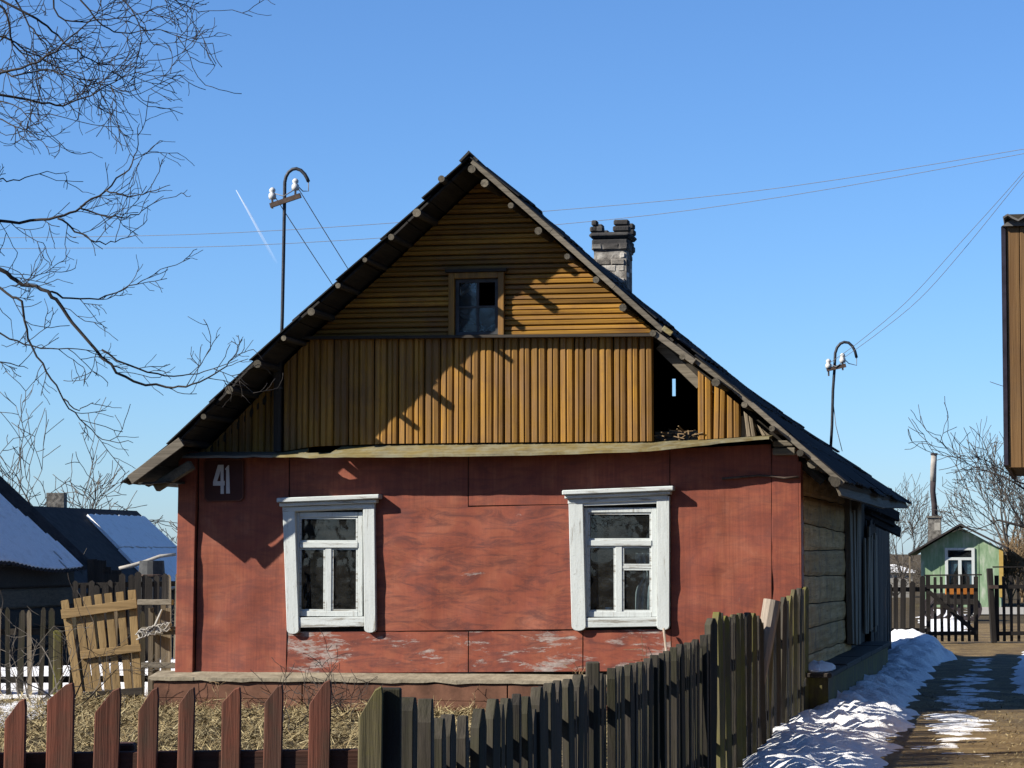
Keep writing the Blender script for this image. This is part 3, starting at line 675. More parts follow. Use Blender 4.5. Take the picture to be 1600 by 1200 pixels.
# the two front windows ----------------------------------------------
def board_px(pts, v0, v1, name, mat, parent, bev=0.005):
    return MB().prism([hp(*p, v0) for p in pts], v0, v1).build(name, mat, parent, bevel=bev)
def roundfoot(xl, xr, yt, yb, lean=0):
    r_ = (xr - xl) / 2; c = (xl + xr) / 2 + lean
    pts = [(xl, yt), (xl + lean, yb - r_ * .7)]
    for i in range(1, 8): an = math.pi - math.pi * i / 8; pts.append((c + r_ * math.cos(an), yb - r_ * .7 + r_ * .7 * math.sin(an)))
    pts += [(xr + lean, yb - r_ * .7), (xr, yt)]; return pts[::-1]
def window(x0, x1, y0, y1, xm, yt, side_l, side_r, corn, apron, small_bar, label):
    s = MB(); V0, V1 = -.028, .03
    fr = 8.0
    A = lambda x, y: hp(x, y, V0)
    def pb(mbx, xa, xb, ya, yb, va=V0, vb=V1):
        p, q = hp(xa, yb, va), hp(xb, ya, va); mbx.box(p[0], q[0], va, vb, p[1], q[1])
    pb(s, x0, x0 + fr, y0, y1); pb(s, x1 - fr, x1, y0, y1); pb(s, x0 + fr, x1 - fr, y0, y0 + fr); pb(s, x0 + fr, x1 - fr, y1 - fr, y1)
    Wd = s.build('window', M['white_v'], HOUSE, bevel=0.004); Wd['label'] = label
    t = MB(); pb(t, x0 + fr, x1 - fr, yt - 3, yt + 6, V0 - .008, V1 - .004); t.build('transom', M['white_h'], Wd, bevel=0.004)
    t = MB(); pb(t, xm - 5, xm + 5, yt + 6, y1 - fr, V0 + .004, V1 - .006); t.build('mullion', M['white_v'], Wd, bevel=0.004)
    panes = [(x0 + fr, x1 - fr, y0 + fr, yt - 3), (x0 + fr, xm - 5, yt + 6, y1 - fr), (xm + 5, x1 - fr, yt + 6, y1 - fr)]
    if small_bar:
        t = MB(); pb(t, xm + 5, x1 - fr, small_bar - 2, small_bar + 2, V0 + .01, V1 - .01); t.build('glazing_bar', M['white_h'], Wd)
        xa, xb, ya, yb = panes.pop(); panes += [(xa, xb, ya, small_bar - 2), (xa, xb, small_bar + 2, yb)]
    for i, (xa, xb, ya, yb) in enumerate(panes):
        t = MB(); p, q = hp(xa, yb, 0), hp(xb, ya, 0); o = rr(-.002, .002)
        t.add([(p[0], .0 + o, p[1]), (q[0], .0 - o, p[1]), (q[0], .0 - o, q[1]), (p[0], .0 + o, q[1])], [(0, 1, 2, 3)])
        t.build('pane', M['glass'], Wd)
        b = MB(); bw = 3.0                                                    # putty beads round the pane
        for e in ((xa, xa + bw, ya, yb), (xb - bw, xb, ya, yb), (xa + bw, xb - bw, ya, ya + bw), (xa + bw, xb - bw, yb - bw, yb)): pb(b, *e, va=-.014, vb=-.004)
        b.build('putty_bead', M['white_h'], Wd)
    board_px(roundfoot(*side_l), -.08, -.017, 'casing_board', M['white_v'], Wd)
    board_px(roundfoot(*side_r), -.08, -.017, 'casing_board', M['white_v'], Wd)
    board_px(apron, -.065, -.017, 'apron_board', M['white_h'], Wd)
    (cx0, cy0), (cx1, cy1), hgt = corn
    head = [(side_l[1], side_l[2] + 14), (side_l[1], side_l[2] + .5), (side_r[0], side_r[2] + .5), (side_r[0], side_r[2] + 12)]
    board_px(head, -.07, -.02, 'head_board', M['white_h'], Wd)
    steps = [(-.045, 1.0, .62, 9), (-.085, .62, .34, 4), (-.125, .34, .0, 0)]
    for k_, (vv, f0, f1, ins) in enumerate(steps):
        board_px([(cx0 + ins, cy0 + hgt * f0), (cx1 - ins, cy1 + hgt * f0), (cx1 - ins, cy1 + hgt * f1), (cx0 + ins, cy0 + hgt * f1)], vv - .04, -.018, 'cornice', M['white_h'], Wd, 0.008)
    # inside sill
    p, q = hp(x0, y1, .05), hp(x1, y1 - 3, .05); MB().box(p[0], q[0], .035, .3, p[1] - .03, p[1] + .01).build('window_sill', M['white_h'], Wd)
    return Wd
window(460, 567, 800, 963, 513, 850, (441, 460, 786, 991, 7), (567, 585, 784, 989, 2), ((432, 778), (592, 772), 22), [(459.5, 981), (569, 979), (569, 963.5), (459.5, 965)], None, 'window with two tall lower panes, left of the front wall')
window(911, 1026, 793, 964, 967, 847, (888, 910.5, 777, 986, 5), (1026, 1046, 775, 985, 0), ((878, 766), (1052, 759), 22), [(911, 981), (1027, 979), (1027, 964.5), (911, 965.5)], 886, 'window with a small extra bar and a curtain, right of the front wall')

# curtain and cup behind the right window
mb = MB(); n_ = 26; pa, pbm = hp(992, 864, .12), hp(1020, 956, .12)
for j in range(13):
    t_ = j / 12; pinch = 1 - .45 * math.exp(-((t_ - .38) / .16) ** 2)
    for i in range(n_ + 1):
        s_ = i / n_; u = pbm[0] - (pbm[0] - pa[0]) * (1 - s_) * pinch
        mb.v.append((u, .13 + .022 * math.sin(s_ * 20 + t_ * 2), pa[1] + (pbm[1] - pa[1]) * t_))
for j in range(12):
    for i in range(n_): a = j * (n_ + 1) + i; mb.f.append((a, a + 1, a + n_ + 2, a + n_ + 1))
mb.v = [tuple(HF.w(*p)) for p in mb.v]
cu = mb.build('curtain', M['curtain'], origin=HF.w(pbm[0], .13, pbm[1]), smooth=True); tag(cu, 'pale bunched curtain inside the right front window', 'curtain')
m_ = cu.modifiers.new('thick', 'SOLIDIFY'); m_.thickness = 0.004
cp_ = hp(951, 956, .12); c0 = HF.w(cp_[0], .12, hp(945, 964, .05)[1] + .011)
cupo = thing('cup', c0, 'small white cup on the sill of the right front window', 'cup')
MB().lathe(c0, [(.022, 0), (.028, .03), (.034, .075), (.036, .085), (.033, .085), (.027, .03), (.02, .008)], 14).build('bowl', M['cup'], cupo, smooth=True)
hpts = [c0 + Vector((.031 + .018 * math.sin(a), 0, .045 + .022 * math.cos(a))) for a in [i * math.pi / 7 for i in range(8)]]
MB().tube(hpts, .004, 5).build('handle', M['cup'], cupo, smooth=True)

# roof ----------------------------------------------------------------
def slope_pts(prof): return [Vector((u, 0, z)) for u, z in prof]
def along(prof, t):                                   # t in metres from the ridge
    for a, b in zip(prof, prof[1:]):
        a, b = Vector(a), Vector(b); L = (b - a).length
        if t <= L: return a + (b - a) * (t / L), (b - a).normalized()
        t -= L
    return Vector(prof[-1]) + (Vector(prof[-1]) - Vector(prof[-2])).normalized() * t, (Vector(prof[-1]) - Vector(prof[-2])).normalized()
def plen(prof): return sum((Vector(b) - Vector(a)).length for a, b in zip(prof, prof[1:]))
RT = [(u, z) for u, z in RP]; LT = [(u, z) for u, z in LP]
for prof, sgn in ((LT, -1), (RT, 1)):
    L = plen(prof); nc = 8; cl = L / nc
    # boarding under the sheets, one board per course
    nbd = 16
    for c in range(nbd):
        p, d = along(prof, L * c / nbd + .004); q, _ = along(prof, L * (c + 1) / nbd - .006)
        nn = Vector((d.y * sgn, -d.x * sgn)) * (1 if (d.x * sgn) > 0 else -1)
        nn = Vector((-d.y, d.x)) if (-d.y * 0 + d.x) > 0 else Vector((d.y, -d.x))
        e0, e1 = rr(-.02, .03), rr(-.05, .05)
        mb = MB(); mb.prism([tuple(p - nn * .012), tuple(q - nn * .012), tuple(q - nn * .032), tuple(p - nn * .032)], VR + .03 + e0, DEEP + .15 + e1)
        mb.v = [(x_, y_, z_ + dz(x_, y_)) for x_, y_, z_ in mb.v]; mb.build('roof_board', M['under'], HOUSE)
    for c in range(nc):
        v = VR + rr(-.05, .05)
        while v < DEEP + .2:
            ln = min(rr(.95, 1.2), DEEP + .3 - v)
            if ln < .3: break
            t0, t1 = L * c / nc - (.05 if c else 0), L * (c + 1) / nc + .03 + (rr(-.04, .05) if c == nc - 1 else 0)
            p, d = along(prof, max(0, t0)); q, _ = along(prof, t1); d = (q - p).normalized()
            nn = Vector((-d.y, d.x)) if d.x > 0 else Vector((d.y, -d.x))
            mb = MB(); ns = 14; lift = .012 + rr(0, .03); lu = rr(0, .012)
            for back in (0, 1):
                for i in range(ns + 1):
                    vv = v + (ln + .03) * i / ns; wv = .010 * math.sin(i / ns * math.pi * 7)
                    a = p + nn * (wv + .004 + lu - back * .012); b = q + nn * (wv + lift + .006 - back * .012)
                    jt = noise.noise(Vector((vv * 4, c * 3, sgn))) * .02
                    b = b + d * jt
                    mb.v += [(a.x, vv, a.y), (b.x, vv, b.y)]
            N = 2 * (ns + 1)
            for i in range(ns):
                a = i * 2; mb.f += [(a, a + 1, a + 3, a + 2), (N + a, N + a + 2, N + a + 3, N + a + 1), (a + 1, N + a + 1, N + a + 3, a + 3), (a, a + 2, N + a + 2, N + a)]
            mb.f += [(0, N, N + 1, 1), (2 * ns, 2 * ns + 1, N + 2 * ns + 1, N + 2 * ns)]
            mb.v = [(x_, y_, z_ + dz(x_, y_)) for x_, y_, z_ in mb.v]; mb.build('roof_sheet', M['sheet'], HOUSE)
            v += ln
# ridge cap boards
MB().bar((RIDGE[0] + .03, VR - .03, RIDGE[1] + .01), (RIDGE[0] + .03, DEEP + .2, RIDGE[1] - .55), .14, .022, (.7, 0, .7)).build('ridge_board', M['under'], HOUSE)
MB().bar((RIDGE[0] - .05, VR - .06, RIDGE[1] + .0), (RIDGE[0] - .05, DEEP + .2, RIDGE[1] - .56), .13, .022, (-.7, 0, .7)).build('ridge_board', M['under'], HOUSE)
# purlin poles
def cut_end(o):                                       # pale sawn end on a dark pole
    o.data.materials.append(M['purlin']); o.data.polygons[len(o.data.polygons) - 2].material_index = 1; return o
pl_l = [(737, 264), (690, 288), (651, 323), (611, 366), (570, 406), (528, 446), (486, 487), (443, 533), (402, 567), (358, 598), (318, 636), (281, 680)]
pl_r = [(757, 290), (798, 326), (841, 366), (886, 406), (931, 437), (973, 481), (1020, 525), (1066, 564), (1118, 592), (1163, 626), (1206, 665), (1250, 703), (1299, 739)]
for lst, prof in ((pl_l, LT), (pl_r, RT)):
    for i, (px_, py_) in enumerate(lst):
        ve = VR - rr(.0, .17); u, z = hp(px_, py_, ve); r_ = rr(.022, .041)
        z = min(z, roof_z(u) - .033 - r_ * 1.28); z = max(z, roof_z(u) - .075 - r_ * 1.3)
        if (px_, py_) == (690, 288): z = roof_z(u) + .03; pts = [(u, VR - .1, z), (u + .02, VR + .6, z - .05)]
        else: pts = [(u, ve, z), (u, 0, z), (u, 3, z - .01 + dz(u, 3)), (u, DEEP + .15, z + dz(u, DEEP))]
        cut_end(MB().tube(pts, [r_ * 1.05, r_, r_, r_ * .9][:len(pts)], 9).build('purlin', M['pole_shaft'], HOUSE, smooth=False))
# rafters just inside the gable and further back
for v in (0.14, 2.4, 4.7, 7.0, 9.0):
    for prof in (LT, RT):
        L = plen(prof); p, _ = along(prof, .05); q, _ = along(prof, L - .35)
        MB().tube([(p.x, v, p.y - .2 + dz(p.x, v)), ((p.x + q.x) / 2, v, (p.y + q.y) / 2 - .21 + dz((p.x + q.x) / 2, v)), (q.x, v, q.y - .2)], .05, 8).build('rafter', M['inner'], HOUSE)
# barge boards
def barge(pts, wd, mat, v=VR - .02, th=.025):
    for a, b in zip(pts, pts[1:]):
        MB().bar(hv(*a, v), hv(*b, v), wd, th, (0, -1, 0)).build('barge_board', mat, HOUSE, bevel=0.004)
barge([(738, 252), (862, 361), (960, 449), (1036, 517)], .052, M['grey_h'])
barge([(1022, 520), (1085, 566)], .06, M['grey_h'], VR - .05); barge([(1085, 562), (1146, 607), (1232, 682), (1318, 756)], .05, M['grey_h'])
barge([(203, 750), (284, 690)], .1, M['grey_h'], VR - .04)
barge([(1036, 512), (1050, 522)], .05, M['ledge'], VR - .06)
# left eave: soffit, rafter tails
u_a, u_b = hp(214, 752, VR)[0], UL
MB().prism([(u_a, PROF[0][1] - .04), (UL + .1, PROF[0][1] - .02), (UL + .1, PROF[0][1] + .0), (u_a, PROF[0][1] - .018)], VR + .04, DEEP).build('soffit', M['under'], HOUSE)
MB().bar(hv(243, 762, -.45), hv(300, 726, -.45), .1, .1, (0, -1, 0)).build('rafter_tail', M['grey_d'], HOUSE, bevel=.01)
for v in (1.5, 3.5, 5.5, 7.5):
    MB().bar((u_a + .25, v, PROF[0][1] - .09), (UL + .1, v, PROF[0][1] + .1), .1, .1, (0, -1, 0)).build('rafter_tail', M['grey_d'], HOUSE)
# right eave: pole ends, eave boards
MB().tube([(hp(1306, 750, VR)[0], VR - .05, hp(1306, 750, VR)[1] - .02), (hp(1306, 750, VR)[0], DEEP, hp(1306, 750, VR)[1] - .03)], .05, 9).build('purlin', M['purlin'], HOUSE)
MB().tube([hv(1269, 724, -.5), Vector((hp(1269, 724, -.5)[0], DEEP - .2, hp(1269, 724, -.5)[1]))], .05, 9).build('purlin', M['purlin'], HOUSE)
MB().bar((PROF[-1][0] - .06, VR + .05, PROF[-1][1] - .07), (PROF[-1][0] - .02, 5.2, PROF[-1][1] - .1), .13, .025, (1, 0, .4)).build('fascia_board', M['grey_d'], HOUSE)
MB().bar((PROF[-1][0] - .05, 5.3, PROF[-1][1] - .1), (PROF[-1][0] + .02, DEEP + .1, PROF[-1][1] - .03), .11, .025, (1, 0, .4)).build('fascia_board', M['grey_d'], HOUSE)

# log side wall ---------------------------------------------------------
seams0 = [0.42, .58, .84, 1.09, 1.37, 1.62, 1.90, 2.17, 2.40, 2.62]; seams1 = [.42, .55, .82, 1.03, 1.33, 1.64, 1.83, 2.17, 2.38, 2.62]
for i in range(9):
    mb = MB(); nv, na = 24, 7; a0_, b0_, a1_, b1_ = seams0[i], seams0[i + 1], seams1[i], seams1[i + 1]
    for j in range(nv + 1):
        t_ = j / nv; v = .19 + (6.15 - .19) * t_
        lo = a0_ + (a1_ - a0_) * t_ + .006 + .012 * noise.noise(Vector((v * 1.3, i * 7, 1))); hi = b0_ + (b1_ - b0_) * t_ - .006 + .012 * noise.noise(Vector((v * 1.3, i * 7 + 7, 1)))
        for k_ in range(na + 1):
            s_ = k_ / na; bul = min(1, math.sin(math.pi * s_) * 3.2)
            du = .014 * bul + .002 + .014 * noise.noise(Vector((v * 2, s_ * 3, i * 5)))
            mb.v.append((du, v, lo + (hi - lo) * s_))
        mb.v.append((-.045, v, hi)); mb.v.append((-.045, v, lo))
    K = na + 3
    for j in range(nv):
        for k_ in range(K): mb.f.append((j * K + k_, (j + 1) * K + k_, (j + 1) * K + (k_ + 1) % K, j * K + (k_ + 1) % K))
    mb.f += [tuple(range(K)), tuple(nv * K + k_ for k_ in range(K - 1, -1, -1))]
    mb.build('wall_log', M['log'], HOUSE, smooth=False)
def side_board(pxa, pxb, yb_, yt_, u, th, mat, name='plank', lean=0):
    va, vb = HF.hs(pxa, 900, u)[0], HF.hs(pxb, 900, u)[0]
    zb_ = HF.hs((pxa + pxb) / 2, yb_, u)[1]; zt_ = HF.hs((pxa + pxb) / 2, yt_, u)[1]; vm = (va + vb) / 2
    n_ = max(1, round((vb - va) / .24)); wq = (vb - va) / n_
    for k_ in range(n_):
        vm = va + wq * (k_ + .5); MB().bar((u + rr(-.02, .02), vm, zb_ + rr(-.03, .05)), (u + rr(-.02, .02), vm + lean * .3 + rr(-.02, .02), zt_ - rr(0, .22)), wq - rr(.01, .05), th, (1, 0, 0), wq - rr(.0, .06)).build(name, mat if rr(0, 1) < .7 else M['dark_v'], HOUSE, bevel=.006)
side_board(1326, 1341, 1010, 775, .06, .07, M['grey_v'], 'door_post')
side_board(1352, 1360, 990, 815, .1, .03, M['grey_v'], 'door_board', .15)
side_board(1341, 1352, 1005, 790, -.1, .04, M['dark_v'], 'door')
side_board(1361, 1368, 985, 825, .08, .03, M['grey_v'])
v9 = HF.hs(1360, 900, 0)[0]
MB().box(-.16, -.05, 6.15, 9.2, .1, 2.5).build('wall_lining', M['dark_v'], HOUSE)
# lean-to behind the house: upright planks and a torn plank roof
vv = 9.25; i = 0
while vv < 13.4:
    wd = rr(.16, .26); MB().bar((.02 + rr(-.015, .015), vv + wd / 2, .05), (.02, vv + wd / 2 + rr(-.02, .02), 2.0 + rr(-.05, .06)), wd - .012, .025, (1, 0, 0)).build('plank', M['dark_v'], HOUSE); vv += wd
MB().box(-2.6, -.02, 13.35, 13.42, 0, 2.1).build('plank', M['dark_v'], HOUSE)
MB().box(-2.6, -2.5, 9.4, 13.35, 0, 2.6).build('plank', M['dark_v'], HOUSE)
vv = 9.2
while vv < 13.5:
    wd = rr(.2, .34); e = rr(-.1, .16)
    MB().bar((-2.6, vv + wd / 2, 3.05), (e, vv + wd / 2 + rr(-.15, .15), 3.05 - (2.6 + e) * .34 + rr(-.05, .08)), wd, .03, (.3, 0, 1), wd * rr(.6, 1)).build('roof_plank', M['dark_h'], HOUSE); vv += wd - .03
for (px_, py_, px2, py2) in ((1368, 776, 1394, 771), (1368, 782, 1404, 808), (1372, 802, 1406, 832), (1366, 790, 1397, 816), (1362, 800, 1384, 822)):
    a, b = HF.hp(px_, py_, 10.2), HF.hp(px2, py2, 10.4)
    MB().bar((a[0] - .5, 10.1, a[1] + .18), (b[0], 10.5, b[1]), .26, .03, (.3, -.7, .7), .17).build('roof_plank', M['dark_h'], HOUSE)
# side plinth
x = .3
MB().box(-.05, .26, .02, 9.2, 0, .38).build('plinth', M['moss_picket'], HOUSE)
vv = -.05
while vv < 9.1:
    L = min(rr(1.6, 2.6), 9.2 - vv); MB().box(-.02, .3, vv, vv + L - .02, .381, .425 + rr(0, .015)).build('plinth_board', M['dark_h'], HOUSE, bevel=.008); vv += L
# pipe-like cable across the right corner
pts = [hv(x_, y_, -.06) for x_, y_ in ((1128, 748), (1150, 746), (1185, 743), (1205, 744), (1225, 747), (1248, 745))]
MB().tube(pts, .012, 6).build('cable', M['rust'], HOUSE, smooth=True)

# chimney -----------------------------------------------------------------
VC = 4.6
c1, c2 = HF.hp(929, 430, VC), HF.hp(978, 430, VC); wC = c2[0] - c1[0]; zt = HF.hp(950, 384, VC)[1]
ztop_c = HF.hp(980, 350, VC)[1]; zlow = roof_z(c2[0]) - .35; dC = .42
core = MB().box(c1[0] - .006, c2[0] + .006, VC - .006, VC + dC + .006, zlow, zt + .04)
CH = core.build('chimney', M['plaster'], HOUSE)
MB().box(c1[0] - .03, c2[0] + .03, VC - .03, VC + dC + .03, zt - .06, zt + .085).build('chimney_band', M['plaster'], CH, bevel=.02)
MB().box(c1[0] - .06, c2[0] + .06, VC - .06, VC + dC + .06, zt + .087, zt + .16).build('chimney_crown', M['plaster'], CH, bevel=.03)
bh = .075
def course(z, x0, x1, y0, y1, off, drop=0.0, jit=.008):
    bl = .2
    for side in range(4):
        L = (x1 - x0) if side % 2 == 0 else (y1 - y0); p = -off
        while p < L - .02:
            a, b = max(0, p), min(L, p + bl)
            if b - a > .03 and rr(0, 1) > drop:
                j_ = .004 + rr(-.4, 1) * jit; t_ = .1; a += rr(0, .015); b -= rr(0, .015)
                if side == 0: mb = MB().box(x0 + a + .004, x0 + b - .004, y0 - j_, y0 + t_, z + .004, z + bh - .006)
                elif side == 2: mb = MB().box(x0 + a + .004, x0 + b - .004, y1 - t_, y1 + j_, z + .004, z + bh - .006)
                elif side == 1: mb = MB().box(x1 - t_, x1 + j_, y0 + a + .004, y0 + b - .004, z + .0045, z + bh - .0065)
                else: mb = MB().box(x0 - j_, x0 + t_, y0 + a + .004, y0 + b - .004, z + .0045, z + bh - .0065)
                cx_ = sum(p[0] for p in mb.v) / 8; cy_ = sum(p[1] for p in mb.v) / 8; cz_ = sum(p[2] for p in mb.v) / 8; ta = rr(-.07, .07)
                mb.v = [(cx_ + (p[0] - cx_) + ta * (p[2] - cz_) + rr(-.006, .006), p[1] + rr(-.006, .006), p[2] + rr(-.008, .008) + ta * (p[0] - cx_) * .3) for p in mb.v]
                mb.build('brick', M['brick'], CH, bevel=.008)
            p += bl
z = zlow + .02; k = 0
while z < zt - .07:
    course(z, c1[0], c2[0], VC, VC + dC, .1 * (k % 2) + rr(0, .04), .3, .02); z += bh; k += 1
course(zt - .05, c1[0] - .03, c2[0] + .03, VC - .03, VC + dC + .03, .07, .3, .012)
z = zt + .158
x0, x1 = c1[0] - .05, c2[0] + .05
for a, b, n_ in ((x0, x0 + .16, 1), (x1 - .2, x1, 2), (x0 + .01, x0 + .1, 2)):
    for q in range(n_):
        MB().box(a + .01 * q, b - .012 * q, VC - .05, VC + .08, z + q * bh + .003, z + (q + 1) * bh - .004).build('brick', M['brick'], CH, bevel=.014)
        MB().box(a + .01 * q, b - .01 * q, VC + dC - .09, VC + dC + .05, z + q * bh + .003, z + (q + 1) * bh - .004).build('brick', M['brick'], CH, bevel=.014)

# house number -------------------------------------------------------------
pl = [hv(*p, -.03) for p in ((322, 718), (377, 717), (381, 721), (381, 778), (376, 783), (324, 784), (319, 779), (318, 722))]
pw = hv(350, 784, -.03)
PL = thing('house_number_plate', HF.w(*pw), 'dark red square plate with pale number 41 under the left eave', 'number plate')
def rel(mbx):
    mbx.v = [tuple(HF.w(*p)) for p in mbx.v]; return mbx
rel(MB().prism([(p.x, p.z) for p in pl][::-1], -.034, -.018)).build('plate', M['plate'], PL)
rim = MB()
for a, b in zip(pl, pl[1:] + pl[:1]):
    c = Vector((sum(p.x for p in pl) / 8, -.036, sum(p.z for p in pl) / 8)); a2, b2 = c.lerp(a, .97), c.lerp(b, .97); a2.y = b2.y = -.036
    rim.bar(a2, b2, .008, .003)
rel(rim).build('plate_rim', M['plate_edge'], PL)
def dpx(pts): return [hp(260 + x_ / 5.4545, 680 + y_ / 5.4545, -.04) for x_, y_ in pts]
d4 = MB()
for poly in ([(440, 252), (462, 252), (462, 300), (432, 392), (398, 398)], [(398, 398), (432, 392), (462, 392), (462, 430), (398, 430)], [(462, 252), (487, 252), (487, 390), (496, 390), (496, 428), (489, 428), (489, 500), (462, 500)]):
    d4.prism(dpx(poly)[::-1], -.041, -.036)
rel(d4).build('numeral', M['digit'], PL)
rel(MB().prism(dpx([(499, 288), (526, 255), (533, 255), (541, 497), (509, 497), (509, 300)])[::-1], -.041, -.036)).build('numeral', M['digit'], PL)

# ------------------------------------------------------------------ roof masts and wires
def mast(v, base, bend, hook, arm, ins, label, coll=None):
    P = lambda p: HF.w(*hv(*p, v))
    T = thing('roof_mast', P(base), label, 'mast', 'pipe masts on the roof')
    MB().tube([P(p) for p in [base] + bend + hook], .019, 8).build('pipe', M['pole'], T, smooth=True)
    dv = HF.B * -.035
    MB().bar(P(arm[0]) + dv, P(arm[1]) + dv, .05, .045, (0, -1, 0)).build('crossarm', M['rust'], T)
    tops = []
    for (x_, y_) in ins:
        c = P((x_, y_)) + dv
        i_ = MB().lathe(c, [(.012, -.1), (.012, 0), (.036, .0), (.042, .03), (.04, .055), (.024, .07), (.034, .085), (.034, .105), (.016, .125), (.004, .128)], 12).build('insulator', M['porcelain'], T, smooth=True)
        tops.append(c + Vector((0, 0, .07)))
    MB().tube([P(hook[-1]), P(hook[-1]) + Vector((0, 0, -.1)), tops[-1] + Vector((.08, 0, -.08)), tops[-1]], .006, 5).build('lead_wire', M['wire'], T, smooth=True)
    MB().tube([tops[0], (tops[0] + tops[-1]) / 2 + Vector((0, -.03, -.09)), tops[-1] + Vector((.02, -.03, -.05))], .006, 5).build('lead_wire', M['wire'], T, smooth=True)
    return tops
tl = mast(.9, (437, 600), [(441, 500), (443, 400), (444.5, 320), (445, 285)], [(447, 276), (451, 269), (457, 264.5), (463, 263.5), (470, 266), (476, 272), (480, 279), (482, 284)], ((424, 322), (471, 306)), ((427, 312), (463, 298)), 'pipe mast with hooked top on the left roof slope')
vr = 8.8
tr = mast(vr, (1298, 700), [(1300, 665), (1301.5, 610), (1304, 575)], [(1305, 552), (1308, 543), (1313, 537), (1319, 534.5), (1326, 535.5), (1332, 541), (1336, 549), (1338.5, 559)], ((1292, 578), (1322, 571)), ((1295, 576), (1317, 567)), 'pipe mast with hooked top on the right roof slope')
def wire(name, pts, r, label, group=None, n=24):
    P = [Vector(p) for p in pts]
    return tag(MB().tube(P, [r * (1 if name != 'service_wire' else p.y / 40) for p in P], 5).build(name, M['wire'], origin=P[0], smooth=True), label, 'wire', group)
def sag(a, b, s, n=20): return [a.lerp(b, i / n) - Vector((0, 0, s * 4 * (i / n) * (1 - i / n))) for i in range(n + 1)]
for k, (p, (ex, ey), lb) in enumerate(((tl[0], (690, 690), 'thin wire slanting from the left insulator of the left mast'), (tl[1], (707, 668), 'thin wire slanting from the right insulator of the left mast'))):
    e = HF.w(*hv(ex, ey, 9.3)); wire('house_wire', sag(p, e, .05), .005, lb)
def wire_px(name, pts, Ya, Yb, r, label):
    n = 28; out = []
    for i in range(n + 1):
        s_ = i / n * (len(pts) - 1); k_ = min(int(s_), len(pts) - 2); f = s_ - k_
        def cr(j): return pts[max(0, min(len(pts) - 1, j))]
        q = [0, 0]
        for c in (0, 1):
            p0, p1, p2, p3 = cr(k_ - 1)[c], cr(k_)[c], cr(k_ + 1)[c], cr(k_ + 2)[c]
            q[c] = .5 * (2 * p1 + (p2 - p0) * f + (2 * p0 - 5 * p1 + 4 * p2 - p3) * f * f + (3 * p1 - p0 - 3 * p2 + p3) * f ** 3)
        out.append(at_depth(q[0], q[1], Ya + (Yb - Ya) * i / n))
    return wire(name, out, r, label)
wire_px('power_line', [(-300, 372), (60, 371), (400, 362), (840, 331), (1200, 296), (1600, 233), (1900, 180)], 58, 50, .006, 'upper of two power lines crossing the sky behind the roof')
wire_px('power_line', [(-300, 390), (60, 388), (400, 383), (870, 351), (1200, 311), (1600, 240), (1900, 182)], 59, 51, .006, 'lower of two power lines crossing the sky behind the roof')
yl = tr[0].y
wire_px('service_wire', [(1295, 568), (1345, 532), (1420, 468), (1500, 380), (1600, 268), (1700, 145), (1800, 0)], yl, 16, .0042, 'upper service wire rising right from the right roof mast')
wire_px('service_wire', [(1317, 560), (1375, 518), (1440, 464), (1510, 385), (1600, 274), (1700, 155), (1830, -25)], tr[1].y, 16, .0042, 'lower service wire rising right from the right roof mast')
a, b = at_depth(1800, 0, 16), at_depth(1830, -25, 16); UP = thing('utility_pole', ((a.x + b.x) / 2, 16.06, 0), 'wooden utility pole just outside the right edge of the picture', 'pole')
MB().tube([((a.x + b.x) / 2, 16.06, -.1), ((a.x + b.x) / 2, 16.06, 2.5), ((a.x + b.x) / 2, 16.06, b.z + .2)], [.11, .1, .085], 10).build('shaft', M['grey_v'], UP)
MB().bar((a.x - .25, 15.96, a.z - .17), (b.x + .25, 15.96, a.z - .17), .08, .07).build('crossarm', M['grey_h'], UP)
for q in (a, b): MB().lathe((q.x, 16, q.z - .07), [(.012, -.1), (.012, 0), (.036, 0), (.042, .03), (.024, .07), (.034, .1), (.01, .125)], 10).build('insulator', M['porcelain'], UP)
wire('stay_wire', [HF.w(*hv(1302, 630, vr)), HF.w(*hv(1306, 665, vr)), HF.w(*hv(1316, 705, vr))], .005, 'short stay wire from the right roof mast down to the roof')
tp = [at_depth(369, 297, 6000), at_depth(385, 325, 6000), at_depth(405, 362, 6000), at_depth(432, 412, 6000)]
tag(MB().tube(tp, [.8, 2.2, 3, 4], 8).build('contrail', M['trail'], origin=tp[-1], smooth=True), 'faint white aircraft trail in the sky beside the left mast', 'contrail')

# ------------------------------------------------------------------ fences
def picket_mesh(c, wd, th, zt, yaw, lean, cut, zb=0.0, wob=0.0, top='slant'):
    """upright board: cut is the drop of the slanted top, lean a sideways shift at the top"""
    ax = Vector((math.cos(yaw), math.sin(yaw), 0)); ay = Vector((-ax.y, ax.x, 0)); mb = MB()
    h = zt - zb
    rows = [(zb, 0.0, 1.0), (zb + h * .45, wob, 1.0)]
    if top == 'slant':
        prof = [[(-1, z), (1, z)] for z, _, _ in rows] + [[(-1, zt - cut), (1, zt - .03)], [(.35, zt - cut * .12), (.9, zt)]]
    else:
        prof = [[(-1, z), (1, z)] for z, _, _ in rows] + [[(-1, zt - cut), (1, zt - cut)], [(-.35, zt), (.35, zt)]]
    for k_, pr in enumerate(prof):
        for dep in (-1, 1):
            for s_, z in pr:
                f = (z - zb) / h; p = Vector((c[0], c[1], 0)) + ax * (s_ * wd / 2 + lean * f + (wob if k_ == 1 else 0)) + ay * (dep * th / 2); mb.v.append((p.x, p.y, z))
    for k_ in range(3):
        a, b = k_ * 4, k_ * 4 + 4
        mb.f += [(a, a + 1, b + 1, b), (a + 3, a + 2, b + 2, b + 3), (a + 1, a + 3, b + 3, b + 1), (a + 2, a, b, b + 2)]
    mb.f += [(1, 0, 2, 3), (12, 13, 15, 14)]
    return mb
